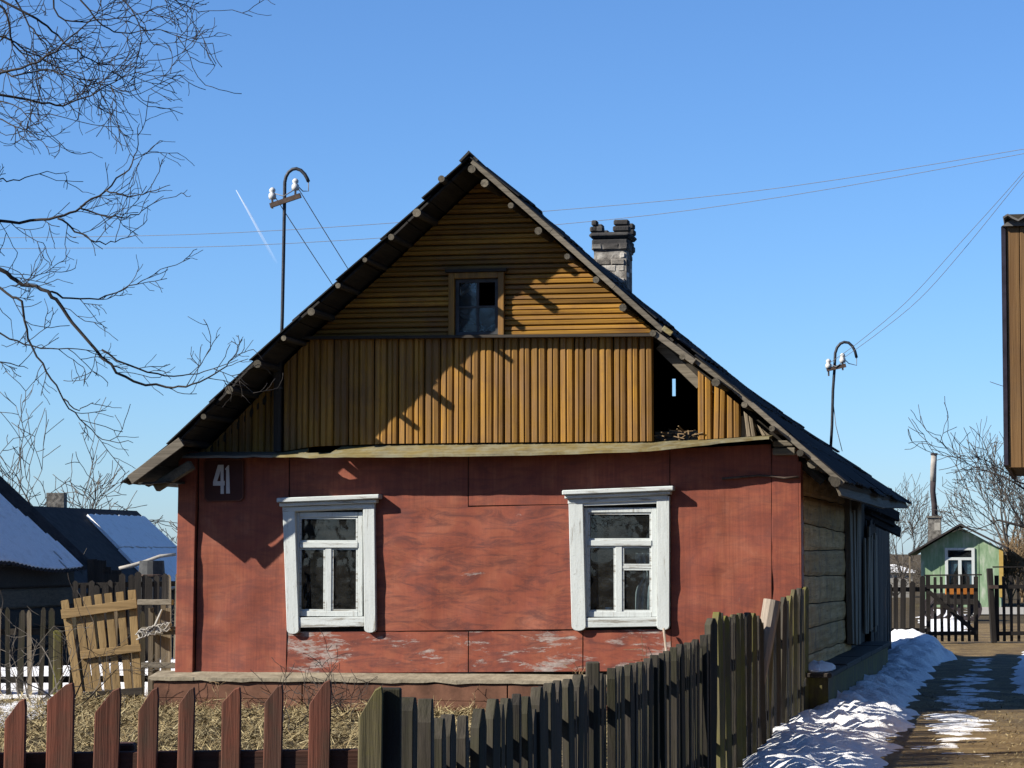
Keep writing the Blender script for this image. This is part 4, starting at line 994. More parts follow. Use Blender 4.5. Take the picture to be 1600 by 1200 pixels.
# red fence along the street
YF = 8.3
RF = thing('red_picket_fence', at_depth(300, 1195, YF) * 1.0, 'red stained picket fence with slanted tops in the left foreground', 'fence')
RF.location.z = 0
reds = [(-190, 26, 1078, 0), (-118, 28, 1074, 0), (-45, 28, 1080, 0), (25, 33, 1091, 1), (95, 42, 1066, 3), (168, 40, 1074, 4), (232, 31, 1073, 3), (292, 25, 1073, 2), (362, 30, 1073, 0), (428, 29, 1069, 1), (500, 34, 1061, 3)]
for x_, w_, yt_, l_ in reds:
    p = at_depth(x_, yt_, YF + rr(-.015, .015)); picket_mesh((p.x - l_ / 500 * 1.6, p.y), w_ / 497, .022, p.z, rr(-.06, .06), l_ / 500 * 2, .065 + rr(-.015, .02), rr(.06, .1), rr(-.006, .006)).build('picket', M['red_picket'], RF, bevel=.003)
for z_, off in ((.93, 0), (.36, 0)):
    a, b = at_depth(-260, 1187, YF + .04), at_depth(620, 1177, YF + .04); a.z = z_; b.z = z_ + .02
    MB().bar(a, b, .075, .045, (0, -1, 0)).build('rail', M['red_rail'], RF, bevel=.004)
for x_ in (-240, 190):
    p = at_depth(x_, 1130, YF + .11); MB().box(p.x - .045, p.x + .045, p.y - .04, p.y + .04, 0, 1.0).build('post', M['red_rail'], RF, bevel=.006)

# dark side fence running back to the house corner
def fence_pt(px_):
    r = ray(px_, 1000); k_ = r.x / r.y; y = -2.0 / (k_ - .1875); return Vector((k_ * y, y, 0))
DF = thing('side_picket_fence', fence_pt(640), 'dark weathered picket fence running back to the house corner', 'fence')
tops = [(639, 1090), (663, 1091), (684, 1122), (700, 1117), (720, 1117), (747, 1108), (769, 1093), (790, 1091), (807, 1084), (821, 1087), (839, 1073), (857, 1067), (872, 1064), (887, 1060), (902, 1055), (951, 1043), (968, 1041), (980, 1038), (990, 1036), (1001, 1034), (1012, 1029), (1021, 1023), (1031, 1020), (1041, 1017), (1051, 1011), (1062, 1006), (1075, 1004), (1087, 999), (1098, 992), (1109, 966), (1121, 956), (1133, 962), (1149, 960), (1157, 958), (1166, 957), (1175, 958), (1187, 966), (1200, 962), (1212, 946), (1222, 933), (1232, 931), (1240, 921), (1249, 919), (1257, 917)]
fy = math.atan2(1.0, .1875)
for i, (x_, yt_) in enumerate(tops):
    p = fence_pt(x_); s_ = F / p.y; q = at_depth(x_, yt_, p.y)
    far = x_ > 1103
    nxt = fence_pt(tops[min(i + 1, len(tops) - 1)][0]); gap = (nxt - p).length
    wd = rr(.062, .082); th = rr(.034, .05) if not far else rr(.04, .055)
    if x_ < 680: wd, th = .075, .05
    yaw_ = fy + rr(-.25, .1) - (.35 if far else 0)
    ln = rr(-.06, .06) + (.07 if x_ > 1190 else 0)
    picket_mesh((p.x - ln * .3, p.y), wd, th, q.z, yaw_, ln, rr(.03, .08), 0, rr(-.008, .008), 'point').build('picket', M['moss_picket'] if (far and rr(0, 1) < .75) else M['picket'], DF, bevel=.003)
    # the pickets that stand closely between, a little shorter
    d = .088; t_ = d
    while t_ < gap - .05:
        m_ = p.lerp(nxt, t_ / gap); qx = 800 + F * m_.x / m_.y; z_ = q.z - rr(.0, .09)
        if rr(0, 1) > (.2 if not far else .3) and x_ > 735:
            picket_mesh((m_.x, m_.y), rr(.06, .078), rr(.016, .024), z_, fy + rr(-.08, .08), rr(-.015, .015), rr(.03, .07), 0, rr(-.006, .006), 'point').build('picket', M['picket'], DF)
        t_ += d + rr(-.005, .01)
for z_, z2 in ((.86, .84), (.3, .32)):
    a, b = fence_pt(615), fence_pt(1256); off = Vector((-.07, .012, 0)); a += off; b += off; a.z = z_; b.z = z2
    MB().bar(a, b, .06, .04, (1, -.18, 0)).build('rail', M['dark_h'], DF, bevel=.004)
# a slipped rail leaning along the far half, on the track side
a, b = at_depth(1108, 1018, fence_pt(1108).y - .1), at_depth(1204, 1040, fence_pt(1204).y - 3.5)
p = fence_pt(926); q = at_depth(926, 1034, p.y)
MB().box(p.x - .033, p.x + .033, p.y - .04, p.y + .05, 0, q.z).build('post', M['picket'], DF, bevel=.006)
p = fence_pt(1105)
MB().box(p.x - .12, p.x - .05, p.y - .04, p.y + .05, 0, 1.0).build('post', M['picket'], DF, bevel=.006)
# corner where the two fences meet: broad mossy board and a square post
p = at_depth(574, 1071, YF - .02)
picket_mesh((p.x, p.y), .076, .026, p.z, 0.02, .012, .1, .04).build('picket', M['moss_picket'], DF, bevel=.004)
a, b = at_depth(594, 1200, YF + .03), at_depth(627, 1075, YF + .03); MB().box(a.x + .002, b.x, YF - .0, YF + .075, 0, b.z).build('post', M['picket'], DF, bevel=.005)
# pale peeled pole leaning on the far end
fp = fence_pt(1196); a = at_depth(1150, 1150, fp.y - 1.2); a = Vector((fp.x + .02, fp.y - .6, .5)); b = at_depth(1207, 938, fp.y - .2); a = at_depth(1188, 1045, fp.y - .25)
tag(MB().tube([a + (a - b) * .55, a, b], [.055, .066, .075], 12).build('leaning_pole', M['bark_pole'], origin=a, smooth=False), 'pale peeled pole leaning among the mossy pickets by the house corner', 'pole')

# left side: old fence, slatted panel, crossed rails
YL = 28.9
LF = thing('old_picket_fence', at_depth(60, 1088, YL), 'old grey picket fence at the left between yard and snow', 'fence')
LF.location.z = 0
x_ = -60
while x_ < 270:
    if not (92 < x_ < 218 and rr(0, 1) < .35):
        p = at_depth(x_, 950 + rr(-6, 8), YL); picket_mesh((p.x, YL + rr(-.02, .02)), rr(.045, .075), .022, p.z, rr(-.1, .1), rr(-.03, .03), .04, 0, rr(-.01, .01), 'point').build('picket', M['picket'] if rr(0, 1) < .6 else M['grey_v'], LF)
    x_ += rr(13, 19)
for py_ in (985, 1060):
    a, b = at_depth(-80, py_ + 3, YL + .05), at_depth(272, py_, YL + .05); MB().bar(a, b, .07, .04).build('rail', M['dark_h'], LF)
p = at_depth(91, 985, YL - .06); MB().box(p.x - .045, p.x + .05, YL - .11, YL - .02, 0, p.z).build('post', M['moss_picket'], LF, bevel=.01)
YP = 28.4
SPN = thing('slatted_panel', at_depth(170, 1100, YP), 'pale slatted wooden panel leaning against the old fence', 'panel'); SPN.location.z = 0
for xt, yt_, xb in ((101, 938, 126), (121, 935, 142), (136, 932, 155), (153, 929, 171), (169, 927, 185), (187, 925, 203), (206, 922, 217)):
    a, b = at_depth(xb, 1104, YP), at_depth(xt, yt_, YP + .12); a.z = max(a.z, 0.0)
    MB().bar(a, b, rr(.078, .088), .022, (0, -1, 0)).build('slat', M['fresh'], SPN, bevel=.003)
for pa, pb_, d_, wd in (((96, 960), (214, 943), .06, .1), ((126, 1024), (220, 1012), .02, .085), ((128, 1088), (223, 1080), -.02, .085)):
    MB().bar(at_depth(*pa, YP + d_), at_depth(*pb_, YP + d_), wd, .03, (0, -1, .06)).build('rail', M['fresh_h'] if wd > .086 or pa[1] < 1050 else M['dark_h'], SPN, bevel=.003)
XR = thing('crossed_rails', at_depth(250, 1095, 27.9), 'grey rails on short posts between slatted panel and house corner', 'fence'); XR.location.z = 0
for pa, pb_, wd in (((216, 941), (270, 941), .06), ((222, 986), (277, 985), .085), ((222, 1039), (281, 1040), .06)):
    MB().bar(at_depth(*pa, 28.0), at_depth(*pb_, 27.9), wd, .06, (0, -1, 0)).build('rail', M['grey_h'], XR, bevel=.006)
for x_, yt_ in ((236, 950), (246, 960), (257, 945), (265, 950)):
    p = at_depth(x_, yt_, 28.08); MB().bar((p.x, 28.08, 0), (p.x + rr(-.02, .02), 28.08, p.z), .05, .03).build('picket', M['grey_v'], XR)
mb = MB(); R_ = random.Random(12); c = at_depth(240, 985, 27.86)
for i in range(9):
    pts = []; an = R_.uniform(0, 6.28)
    for k_ in range(9):
        t_ = k_ / 8; pts.append(c + Vector(((t_ - .5) * .34 + R_.uniform(-.02, .02), R_.uniform(-.04, .02), .05 * math.sin(t_ * 9 + an) + (t_ - .5) * .1)))
    mb.tube(pts, .008, 5)
mb.tube([c + Vector((0, 0, 0)), c + Vector((.05, -.02, .12)), c + Vector((.09, -.02, .22))], [.02, .016, .01], 6)
tag(mb.build('rope_tangle', M['rag'], origin=c, smooth=True), 'pale frayed rope tied round the grey rail', 'rope')
# taller dark fence further back
BF = thing('tall_back_fence', at_depth(230, 1000, 40), 'tall dark fence behind the slatted panel', 'fence'); BF.location.z = gz(*at_depth(230, 1000, 40).xy)
x_ = 120
while x_ < 276:
    p = at_depth(x_, 898 + rr(-5, 6) + (12 if x_ < 190 else 0), 40); q = gz(p.x, 40); picket_mesh((p.x, 40 + rr(-.02, .02)), rr(.07, .1), .025, p.z, rr(-.1, .1), rr(-.03, .03), .03, q, 0, 'point').build('picket', M['shade_v'] if x_ < 262 else M['grey_v'], BF); x_ += rr(9, 12)
a, b = at_depth(120, 915, 40.05), at_depth(276, 912, 40.05); MB().bar(a, b, .08, .04).build('rail', M['shade_h'], BF)

# gates across the track
YG = 46.5
def gate(x0, x1, label, n, brace, top):
    T = thing('yard_gate', at_depth((x0 + x1) / 2, 1003, YG), label, 'gate', 'gate leaves across the track'); T.location.z = 0
    for i in range(n):
        x_ = x0 + 4 + (x1 - x0 - 8) * i / (n - 1); p = at_depth(x_, 900 + rr(-1, 2), YG)
        MB().bar((p.x, YG, .05), (p.x + rr(-.01, .01), YG, p.z), .05 if 0 < i < n - 1 else .075, .025).build('picket', M['shade_v'], T)
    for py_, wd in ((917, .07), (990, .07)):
        MB().bar(at_depth(x0, py_, YG - .03), at_depth(x1, py_ - 1, YG - .03), wd, .03).build('rail', M['shade_h'], T)
    MB().bar(at_depth(x0 - 2, top, YG), at_depth(x1 + 6, top - 1, YG), .025, .03).build('top_bar', M['shade_h'], T)
    if brace: MB().bar(at_depth(*brace[0], YG - .05), at_depth(*brace[1], YG - .05), .07, .03).build('brace', M['shade_h'], T)
gate(1446, 1528, 'dark slatted gate leaf with diagonal brace beside the house', 8, ((1452, 925), (1527, 990)), 899)
gate(1553, 1640, 'dark slatted gate leaf at the right edge, its post leaning', 8, None, 886)
GP = thing('gate_post', at_depth(1549, 1003, YG), 'dark leaning post between the two gate leaves', 'post'); GP.location.z = 0
MB().bar(at_depth(1553, 1004, YG - .1), at_depth(1546, 888, YG - .1), .1, .1).build('shaft', M['shade_v'], GP, bevel=.01)
MB().bar(at_depth(1545, 917, YG - .16), at_depth(1560, 917, YG - .16), .06, .02).build('strap', M['rust'], GP)
SF = thing('dark_plank_fence', at_depth(1415, 1003, YG - .5), 'dark plank fence between house and gate', 'fence'); SF.location.z = 0
x_ = 1376
while x_ < 1447:
    p = at_depth(x_, 905 + rr(-8, 10) - (6 if x_ > 1420 else 0), YG - .4); picket_mesh((p.x, p.y), rr(.075, .1), .03, p.z, rr(-.1, .1), rr(-.03, .03), .03, 0, 0, 'point').build('picket', M['shade_v'], SF); x_ += rr(8, 13) if x_ < 1405 else rr(12, 16)
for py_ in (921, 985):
    MB().bar(at_depth(1370, py_, YG - .36), at_depth(1448, py_, YG - .36), .08, .03).build('rail', M['shade_h'], SF)

# ------------------------------------------------------------------ green hut
GF = Frame(at_depth(1500, 948, 78) * Vector((1, 1, 0)) if False else (at_depth(1500, 948, 78).x, 78, 0), math.radians(11.0))
def gp(x_, y_, v=0): return GF.hp(x_, y_, v)
GH = thing('green_hut', GF.o, 'small pale green hut with low gable roof beyond the gate', 'hut', yaw=GF.yaw)
A = [gp(*p) for p in ((1439, 951), (1564, 951), (1564, 858), (1500, 824), (1439, 860))]
A[0] = (A[0][0], 0); A[1] = (A[1][0], 0)
wl = [gp(x_, 900)[0] for x_ in (1439, 1480, 1520, 1564)]; zw0, zw1 = gp(1500, 925)[1], gp(1500, 856)[1]
zeL, zeR, zr = A[4][1], A[2][1], A[3][1]
def gtop(u):
    return zeL + (zr - zeL) * (u - A[4][0]) / (A[3][0] - A[4][0]) if u < A[3][0] else zr + (zeR - zr) * (u - A[3][0]) / (A[2][0] - A[3][0])
mb = MB()
mb.prism([(wl[0], 0), (wl[1], 0), (wl[1], gtop(wl[1])), (wl[0], gtop(wl[0]))], 0, .1)
mb.prism([(wl[2], 0), (wl[3], 0), (wl[3], gtop(wl[3])), (wl[2], gtop(wl[2]))], 0, .1)
mb.prism([(wl[1], 0), (wl[2], 0), (wl[2], zw0), (wl[1], zw0)], 0, .1)
mb.prism([(wl[1], zw1), (wl[2], zw1), (wl[2], gtop(wl[2])), (A[3][0], zr), (wl[1], gtop(wl[1]))], 0, .1)
mb.build('wall', M['green'], GH)
MB().box(wl[0], wl[0] + .1, .1, 5, 0, zeL - .02).build('wall', M['green'], GH); MB().box(wl[3] - .1, wl[3], .1, 5, 0, zeR - .02).build('wall', M['green'], GH)
MB().prism([(wl[0], 0), (wl[3], 0), (wl[3], zeR), (A[3][0], zr), (wl[0], zeL)], 5, 5.1).build('wall', M['green'], GH)
MB().box(wl[0] + .1, wl[3] - .1, 2.4, 2.5, 0, zeL - .05).build('wall', M['room'], GH)
for x_ in (1468, 1529):
    u = gp(x_, 900)[0]; MB().box(u - .012, u + .012, -.012, 0, .0, gtop(u) - .05).build('batten', M['green'], GH)
MB().box(wl[3] - .05, wl[3] + .07, -.03, .05, .3, zeR).build('corner_trim', M['yellow'], GH)
for (pa, pb_) in (((1419, 868), (1500, 821)), ((1500, 821), (1574, 858))):
    a, b = gp(*pa, -.35), gp(*pb_, -.35)
    MB().prism([a, b, (b[0], b[1] + .06), (a[0], a[1] + .06)], -.4, 5.3).build('roof', M['dark_sheet'], GH)
GW = MB()
for e in ((wl[1] - .06, wl[1] + .03, zw0, zw1), (wl[2] - .03, wl[2] + .06, zw0, zw1), (wl[1] + .03, wl[2] - .03, zw1 - .07, zw1), (wl[1] + .03, wl[2] - .03, zw1 - .36, zw1 - .28), ((wl[1] + wl[2]) / 2 - .05, (wl[1] + wl[2]) / 2 + .05, zw0, zw1 - .36)): GW.box(e[0], e[1], -.04, .05, e[2], e[3])
gw = GW.build('window', M['white_v'], GH)
for e in ((wl[1] + .03, wl[2] - .03, zw1 - .28, zw1 - .07), (wl[1] + .03, (wl[1] + wl[2]) / 2 - .05, zw0, zw1 - .36), ((wl[1] + wl[2]) / 2 + .05, wl[2] - .03, zw0, zw1 - .36)): MB().box(e[0], e[1], .01, .015, e[2], e[3]).build('pane', M['glass'], gw)
for sg in (-1, 1):
    um_ = (wl[1] + wl[2]) / 2; mb = MB(); e = wl[1] if sg < 0 else wl[2]
    mb.add([(um_, .06, zw1 - .36), (e, .06, zw1 - .36), (e, .06, zw0), (e - sg * .06, .06, zw0), (e - sg * .1, .06, zw0 + .35)], [(0, 1, 2, 3, 4)] if sg > 0 else [(4, 3, 2, 1, 0)]); mb.build('hut_curtain', M['white_v'] if False else M['curtain'], gw)
for x_ in (1422,):
    u = gp(x_, 880)[0]; MB().box(u - .025, u + .025, -.25, -.2, 0, zeL - .1).build('porch_post', M['grey_v'], GH)
ca, cb = gp(1450, 845, 1.5), gp(1470, 809, 1.5); CHG = MB().box(ca[0], cb[0], 1.5, 1.9, zeL, cb[1]).build('chimney', M['mortar'], GH)
MB().box(ca[0] - .03, cb[0] + .03, 1.46, 1.94, cb[1], cb[1] + .06).build('chimney_cap', M['mortar'], CHG)
MB().box((ca[0] + cb[0]) / 2, cb[0] - .02, 1.493, 1.497, cb[1] - .38, cb[1] - .15).build('plaster_patch', M['cement'], CHG)
pp = [GF.px(x_, y_, 1.7) for x_, y_ in ((1461, 812), (1460, 790), (1457.5, 768), (1458, 752))]; MB().tube(pp, [.1, .09, .085, .09], 10).build('stove_pipe', M['sooty'], CHG, smooth=True)
pp = [GF.px(x_, y_, 1.7) for x_, y_ in ((1458, 752), (1458.5, 730), (1459.5, 711))]; MB().tube(pp, [.095, .095, .09], 10).build('stove_pipe', M['pipe'], CHG, smooth=True)
pp = [GF.px(x_, y_, 1.7) for x_, y_ in ((1459.5, 711), (1459.5, 708))]; MB().tube(pp, .11, 10).build('pipe_cap', M['sooty'], CHG)
# cart with an orange side board in front of the hut
cz = on_ground(1488, 975); YC = 62.0
CT = thing('farm_cart', at_depth(1490, 965, YC), 'dark cart with orange side board behind the left gate leaf', 'cart'); CT.location.z = 0
a, b = at_depth(1462, 945, YC), at_depth(1524, 928, YC); MB().box(a.x, b.x, YC, YC + 1.2, a.z, b.z).build('body', M['dark_h'], CT, bevel=.02)
a, b = at_depth(1477, 929, YC - .05), at_depth(1523, 919, YC - .05); MB().box(a.x, b.x, YC - .06, YC - .02, a.z, b.z).build('side_board', M['orange'], CT, bevel=.01)
for x_ in (1472, 1516):
    p = at_depth(x_, 950, YC)
    for dy in (0.05, 1.1):
        wv = MB(); n_ = 16; r_ = p.z if p.z > .2 else .28
        wv.add([(p.x + rad * math.cos(6.2832 * k_ / n_), YC + dy + e, .29 + rad * math.sin(6.2832 * k_ / n_)) for rad, e in ((.29, 0), (.29, .08), (.2, .08), (.2, 0)) for k_ in range(n_)], [(q * n_ + k_, q * n_ + (k_ + 1) % n_, ((q + 1) % 4) * n_ + (k_ + 1) % n_, ((q + 1) % 4) * n_ + k_) for q in range(4) for k_ in range(n_)])
        wh = wv.build('wheel', M['sooty'], CT)
        hb = MB(); hb.tube([(p.x, YC + dy - .03, .29), (p.x, YC + dy + .1, .29)], .06, 10)
        for k_ in range(6): an = k_ * math.pi / 3; hb.bar((p.x, YC + dy + .04, .29), (p.x + .22 * math.cos(an), YC + dy + .04, .29 + .22 * math.sin(an)), .03, .03)
        hb.build('hub', M['rust'], wh)
MB().bar(at_depth(1462, 940, YC - .1), at_depth(1440, 962, YC - .8), .05, .05).build('drawbar', M['dark_h'], CT)
# white shed far left of the hut
p = at_depth(1404, 905, 95); WS = thing('white_shed', (p.x, 95, 0), 'small white shed far behind the house corner', 'shed')
MB().box(p.x - .7, p.x + .5, 95, 97, 0, at_depth(1400, 893, 95).z).build('wall', M['cement'], WS)
zz = at_depth(1400, 893, 95).z; MB().prism([(p.x - .8, zz - .05), (p.x + .6, zz - .05), (p.x + .6, zz + .03), (p.x - .1, zz + .25), (p.x - .8, zz + .03)], 94.9, 97.1).build('roof', M['snow'], WS)

# ------------------------------------------------------------------ barns at the left
def corrugated(P0, U, V, nu, nv, amp, per, nrm, sagf=None):
    """grid from P0 along U (ribs follow V)"""
    mb = MB(); LU = U.length
    for j in range(nv + 1):
        for i in range(nu + 1):
            s_, t_ = i / nu, j / nv; p = P0 + U * s_ + V * t_ + nrm * (amp * math.sin(s_ * LU / per * 6.2832))
            if sagf: p = p + Vector((0, 0, sagf(s_, t_)))
            mb.v.append(tuple(p))
    for j in range(nv):
        for i in range(nu): a = j * (nu + 1) + i; mb.f.append((a, a + 1, a + nu + 2, a + nu + 1))
    return mb
BE = at_depth(150, 886, 45.0); byaw = math.radians(11.7); bB = Vector((math.sin(byaw), math.cos(byaw), 0)); bR = Vector((math.cos(byaw), -math.sin(byaw), 0))
BN = thing('log_barn', Vector((BE.x, BE.y, gz(BE.x, BE.y))), 'low dark log barn with snow on its corrugated roof at the left edge', 'barn')
top = at_depth(0, 752, 45.0); sl_ = (top - BE); sl_ = Vector((sl_.x, 0, sl_.z)); V_ = bR * sl_.x * 1.0 + Vector((0, 0, sl_.z)); V_ = V_ * 2.0
nrm_ = (-bB).cross(V_).normalized();  nrm_ = nrm_ if nrm_.z > 0 else -nrm_
sagf = lambda s_, t_: .14 * s_ - .1 * math.sin(min(1, s_ * 2.2) * math.pi) * (1 - t_)
nU = 12.0
for k in range(8):
    U_ = -bB * 1.0; P0 = BE + U_ * k * 1.0
    o = corrugated(P0, U_ * 1.03, V_, 24, 6, .02, .17, nrm_, lambda s_, t_, k=k: sagf((k + s_) / 8, t_)).build('roof_sheet', M['dark_sheet'], BN)
    m_ = o.modifiers.new('thick', 'SOLIDIFY'); m_.thickness = .008; m_.offset = 0
    if True:
        st = .55 if k == 0 else 0
        sn = corrugated(P0 + U_ * st + V_ * .012 + nrm_ * .03, U_ * (1.02 - st), V_ * .94, 24, 20, .013, .17, nrm_, lambda s_, t_, k=k, st=st: sagf((k + st + s_ * (1 - st)) / 8, t_))
        # the snow stops on a slanting line short of the far edge
        keep = MB(); keep.v = sn.v
        for f in sn.f:
            j = f[0] // 25; i = f[0] % 25; dist = k + st + (i / 24) * (1 - st)
            if dist > .45 + j / 20 * 1.1 + .12 * noise.noise(Vector((j * .8, i * .4, k))) and not (noise.noise(Vector((i * .25, j * .9, k * 4.1))) > .55): keep.f.append(f)
        o = keep.build('roof_snow', M['snow'], BN); m_ = o.modifiers.new('thick', 'SOLIDIFY'); m_.thickness = .045; m_.offset = 1
for i in range(6):
    za = gz(BE.x, BE.y) + i * (BE.z - gz(BE.x, BE.y)) / 6; zb_ = gz(BE.x, BE.y) + (i + 1) * (BE.z - gz(BE.x, BE.y)) / 6 + (-.015 if i < 5 else .05)
    a = BE - bR * .4 - bB * 8; b = BE - bR * .4 - bB * .15; c = (za + zb_) / 2; a.z = c; b.z = c
    MB().bar(a, b, zb_ - za, .16, bR).build('wall_log', M['dark_h'] if i != 4 else M['grey_d'], BN, bevel=.03)
pts = [BE - bR * .4 - bB * .15, BE - bR * .4 - bB * .15 + V_ * .92]
mb = MB(); a, b = pts; c = a + bR * ((b - a).dot(bR) * 2 - .0)
q = [Vector((a.x, a.y, BN.location.z)), Vector((c.x, c.y, BN.location.z)), Vector((c.x, c.y, a.z)), b, a]; mb.add([tuple(p) for p in q] + [tuple(p + bB * .06) for p in q], [(0, 1, 2, 3, 4), (9, 8, 7, 6, 5)] + [(i, (i + 1) % 5, (i + 1) % 5 + 5, i + 5) for i in range(5)]); mb.build('gable_wall', M['dark_h'], BN)
o = corrugated(BE + V_ + bB * 0, -bB * 8, bR * sl_.x * 2 - Vector((0, 0, sl_.z * 2)), 60, 3, .02, .17, Vector((0, 0, 1)), None).build('roof_sheet', M['dark_sheet'], BN)
# ragged boards at the barn's far corner
R_ = random.Random(9)
HP = thing('board_heap', at_depth(178, 960, 44.4), 'dark heap of old boards at the end of the log barn', 'lumber'); HP.location.z = gz(*at_depth(178, 960, 44.4).xy)
for i in range(14):
    x_ = 148 + i * 3.6; a = at_depth(x_ + R_.uniform(-4, 4), 980, 44.4 + R_.uniform(0, .5)); a.z = gz(a.x, a.y); b = at_depth(x_ + R_.uniform(-9, 7), 866 + i * 3.6 + R_.uniform(-6, 12), 44.5); MB().bar(a, b, R_.uniform(.1, .22), .03).build('board', M['dark_v'], HP)
# snow covered house further back: its ridge runs away from us, the visible slope faces right
YH = 60.0; r0 = at_depth(108, 796, YH); SLV = bR * 2.1 - Vector((0, 0, 1.86)); LEN = 4.4
BH = thing('snowy_far_house', Vector((r0.x, YH, gz(r0.x, YH))), 'far house with shaded snow on its roof slope and a brick chimney at the left', 'house')
nH = SLV.cross(bB).normalized(); nH = nH if nH.z > 0 else -nH
def slab(P, U, V, th, name, mat, off=0.0):
    mb = MB(); q = [P, P + U, P + U + V, P + V]; n_ = U.cross(V).normalized(); n_ = n_ if n_.z > 0 else -n_
    mb.add([tuple(p + n_ * (off + th)) for p in q] + [tuple(p + n_ * off) for p in q], [(0, 1, 2, 3), (7, 6, 5, 4)] + [(i + 4, (i + 1) % 4 + 4, (i + 1) % 4, i) for i in range(4)]); return mb.build(name, mat, BH)
slab(r0 - bB * 5, bB * (LEN + 5), SLV, .05, 'roof', M['dark_sheet'])
slab(r0 - bB * 5, bB * (LEN + 5), Vector((-SLV.x, -SLV.y, SLV.z)), .05, 'roof', M['dark_sheet'])
for t0, t1, s0 in ((.1, .5, .09), (.515, .99, .03)):
    nx_ = 40; mb = MB(); rows = []
    for lvl in (.055, .12):
        for t_, e in ((t0, 0), (t1, 1)):
            for i in range(nx_ + 1):
                s_ = s0 + (.97 - s0) * i / nx_; s_ -= (t_ - t0) * .1 * max(0, 1 - i / 8); jt = (.005 if i % 4 < 2 else -.004) * (1 if not e else .6) + .012 * noise.noise(Vector((i * .6, t_ * 9, 2)))
                mb.v.append(tuple(r0 + bB * (LEN * s_) + SLV * (t_ + jt) + nH * lvl))
    Q = nx_ + 1
    for i in range(nx_): mb.f += [(2 * Q + i, 2 * Q + i + 1, 3 * Q + i + 1, 3 * Q + i), (i, i + 1, 2 * Q + i + 1, 2 * Q + i), (Q + i + 1, Q + i, 3 * Q + i, 3 * Q + i + 1)]
    mb.f += [(0, 2 * Q, 3 * Q, Q), (Q - 1, 2 * Q - 1, 4 * Q - 1, 3 * Q - 1)]
    mb.build('roof_snow', M['snow'], BH)
z0_ = BH.location.z
for vv in (-4.85, LEN - .2):
    c = r0 + bB * vv; a, b = c + SLV * .92, c + Vector((-SLV.x, -SLV.y, SLV.z)) * .92; q = [Vector((a.x, a.y, z0_)), a, c - Vector((0, 0, .02)), b, Vector((b.x, b.y, z0_))]
    MB().add([tuple(p) for p in q] + [tuple(p + bB * .06) for p in q], [(0, 1, 2, 3, 4), (9, 8, 7, 6, 5)] + [(i + 5, (i + 1) % 5 + 5, (i + 1) % 5, i) for i in range(5)]).build('wall', M['shade_h'], BH)
a = r0 + SLV * .9 - bB * 4.8; b = r0 + SLV * .9 + bB * (LEN - .2); zz_ = a.z; a.z = b.z = (zz_ + z0_) / 2; MB().bar(a, b, zz_ - z0_, .06, bR).build('wall', M['dark_h'], BH)
a, b = at_depth(73, 822, YH + .7), at_depth(101, 766, YH + .7); cB = MB().box(a.x, b.x, YH + .6, YH + 1.05, a.z - .6, b.z - .06).build('chimney', M['mortar'], BH)
MB().box(a.x - .04, b.x + .04, YH + .56, YH + 1.09, b.z - .06, b.z + .02).build('chimney_cap', M['mortar'], cB)
pts = [at_depth(x_, y_, 43.6) for x_, y_ in ((186, 888), (205, 884), (228, 877), (250, 869), (275, 866))]
tag(MB().tube(pts, [.03, .035, .03, .03, .025], 7).build('bent_pole', M['rag'], origin=pts[0], smooth=True), 'pale bent pole lying on boards in front of the snowy roof', 'pole')
p = at_depth(233, 890, 41); DR = thing('old_barrel', Vector((p.x, 41.3, gz(p.x, 41.3))), 'grey dented barrel standing behind the tall dark fence', 'barrel')
zt_ = at_depth(233, 876, 41.3).z; z0_ = DR.location.z; MB().lathe((p.x, 41.3, z0_), [(.2, 0), (.22, .3), (.23, (zt_ - z0_) * .5), (.22, (zt_ - z0_) * .8), (.19, zt_ - z0_)], 14).build('body', M['dark_frame'], DR, smooth=False)
for f in (.2, .55, .85): MB().lathe((p.x, 41.3, z0_ + f * (zt_ - z0_)), [(.222, 0), (.238, .01), (.238, .03), (.222, .04)], 14).build('hoop', M['rust'], DR)

# ------------------------------------------------------------------ neighbour on the right: boarded upper storey that juts out
NF = Frame((at_depth(1576, 735, 20).x, 20, 0), YAW)
NB = thing('neighbour_house', NF.w(.7, 0, 0), 'neighbouring house at the right edge, only its jutting brown boarded corner in view', 'house', yaw=YAW)
def nb_local(mbx): mbx.v = [(u - .7, v, z) for u, v, z in mbx.v]; return mbx
zb_, zt_ = NF.hp(1578, 731)[1], NF.hp(1578, 354)[1]
u = 0.0
while u < 2.6:
    wd = rr(.1, .13); nb_local(MB().box(u + .002, u + wd - .002, rr(-.004, .004), .04, zb_, zt_)).build('board', M['brown_v'], NB, bevel=.004); u += wd
nb_local(MB().box(-.035, -.002, -.012, 4.0, zb_ + .02, zt_)).build('edge_board', M['trim_dark'], NB)
nb_local(MB().box(0, 2.6, .045, 4.0, zb_ + .05, zt_ + .1)).build('upper_storey', M['inner'], NB)
nb_local(MB().prism([(-.03, zt_ + .0), (2.6, zt_ + .0), (2.6, zt_ + .05), (.045, zt_ + .05)], -.04, .03)).build('fascia_board', M['asbestos'], NB)
o = corrugated(Vector((-.02 - .7, -.1, zt_ + .065)), Vector((2.7, 0, 0)), Vector((0, 4.2, .02)), 70, 3, .022, .15, Vector((0, 0, 1))).build('roof', M['asbestos'], NB)
m_ = o.modifiers.new('thick', 'SOLIDIFY'); m_.thickness = .015
nb_local(MB().box(.45, 2.6, .3, 4.0, 0, zb_ + .05)).build('lower_wall', M['log'], NB)

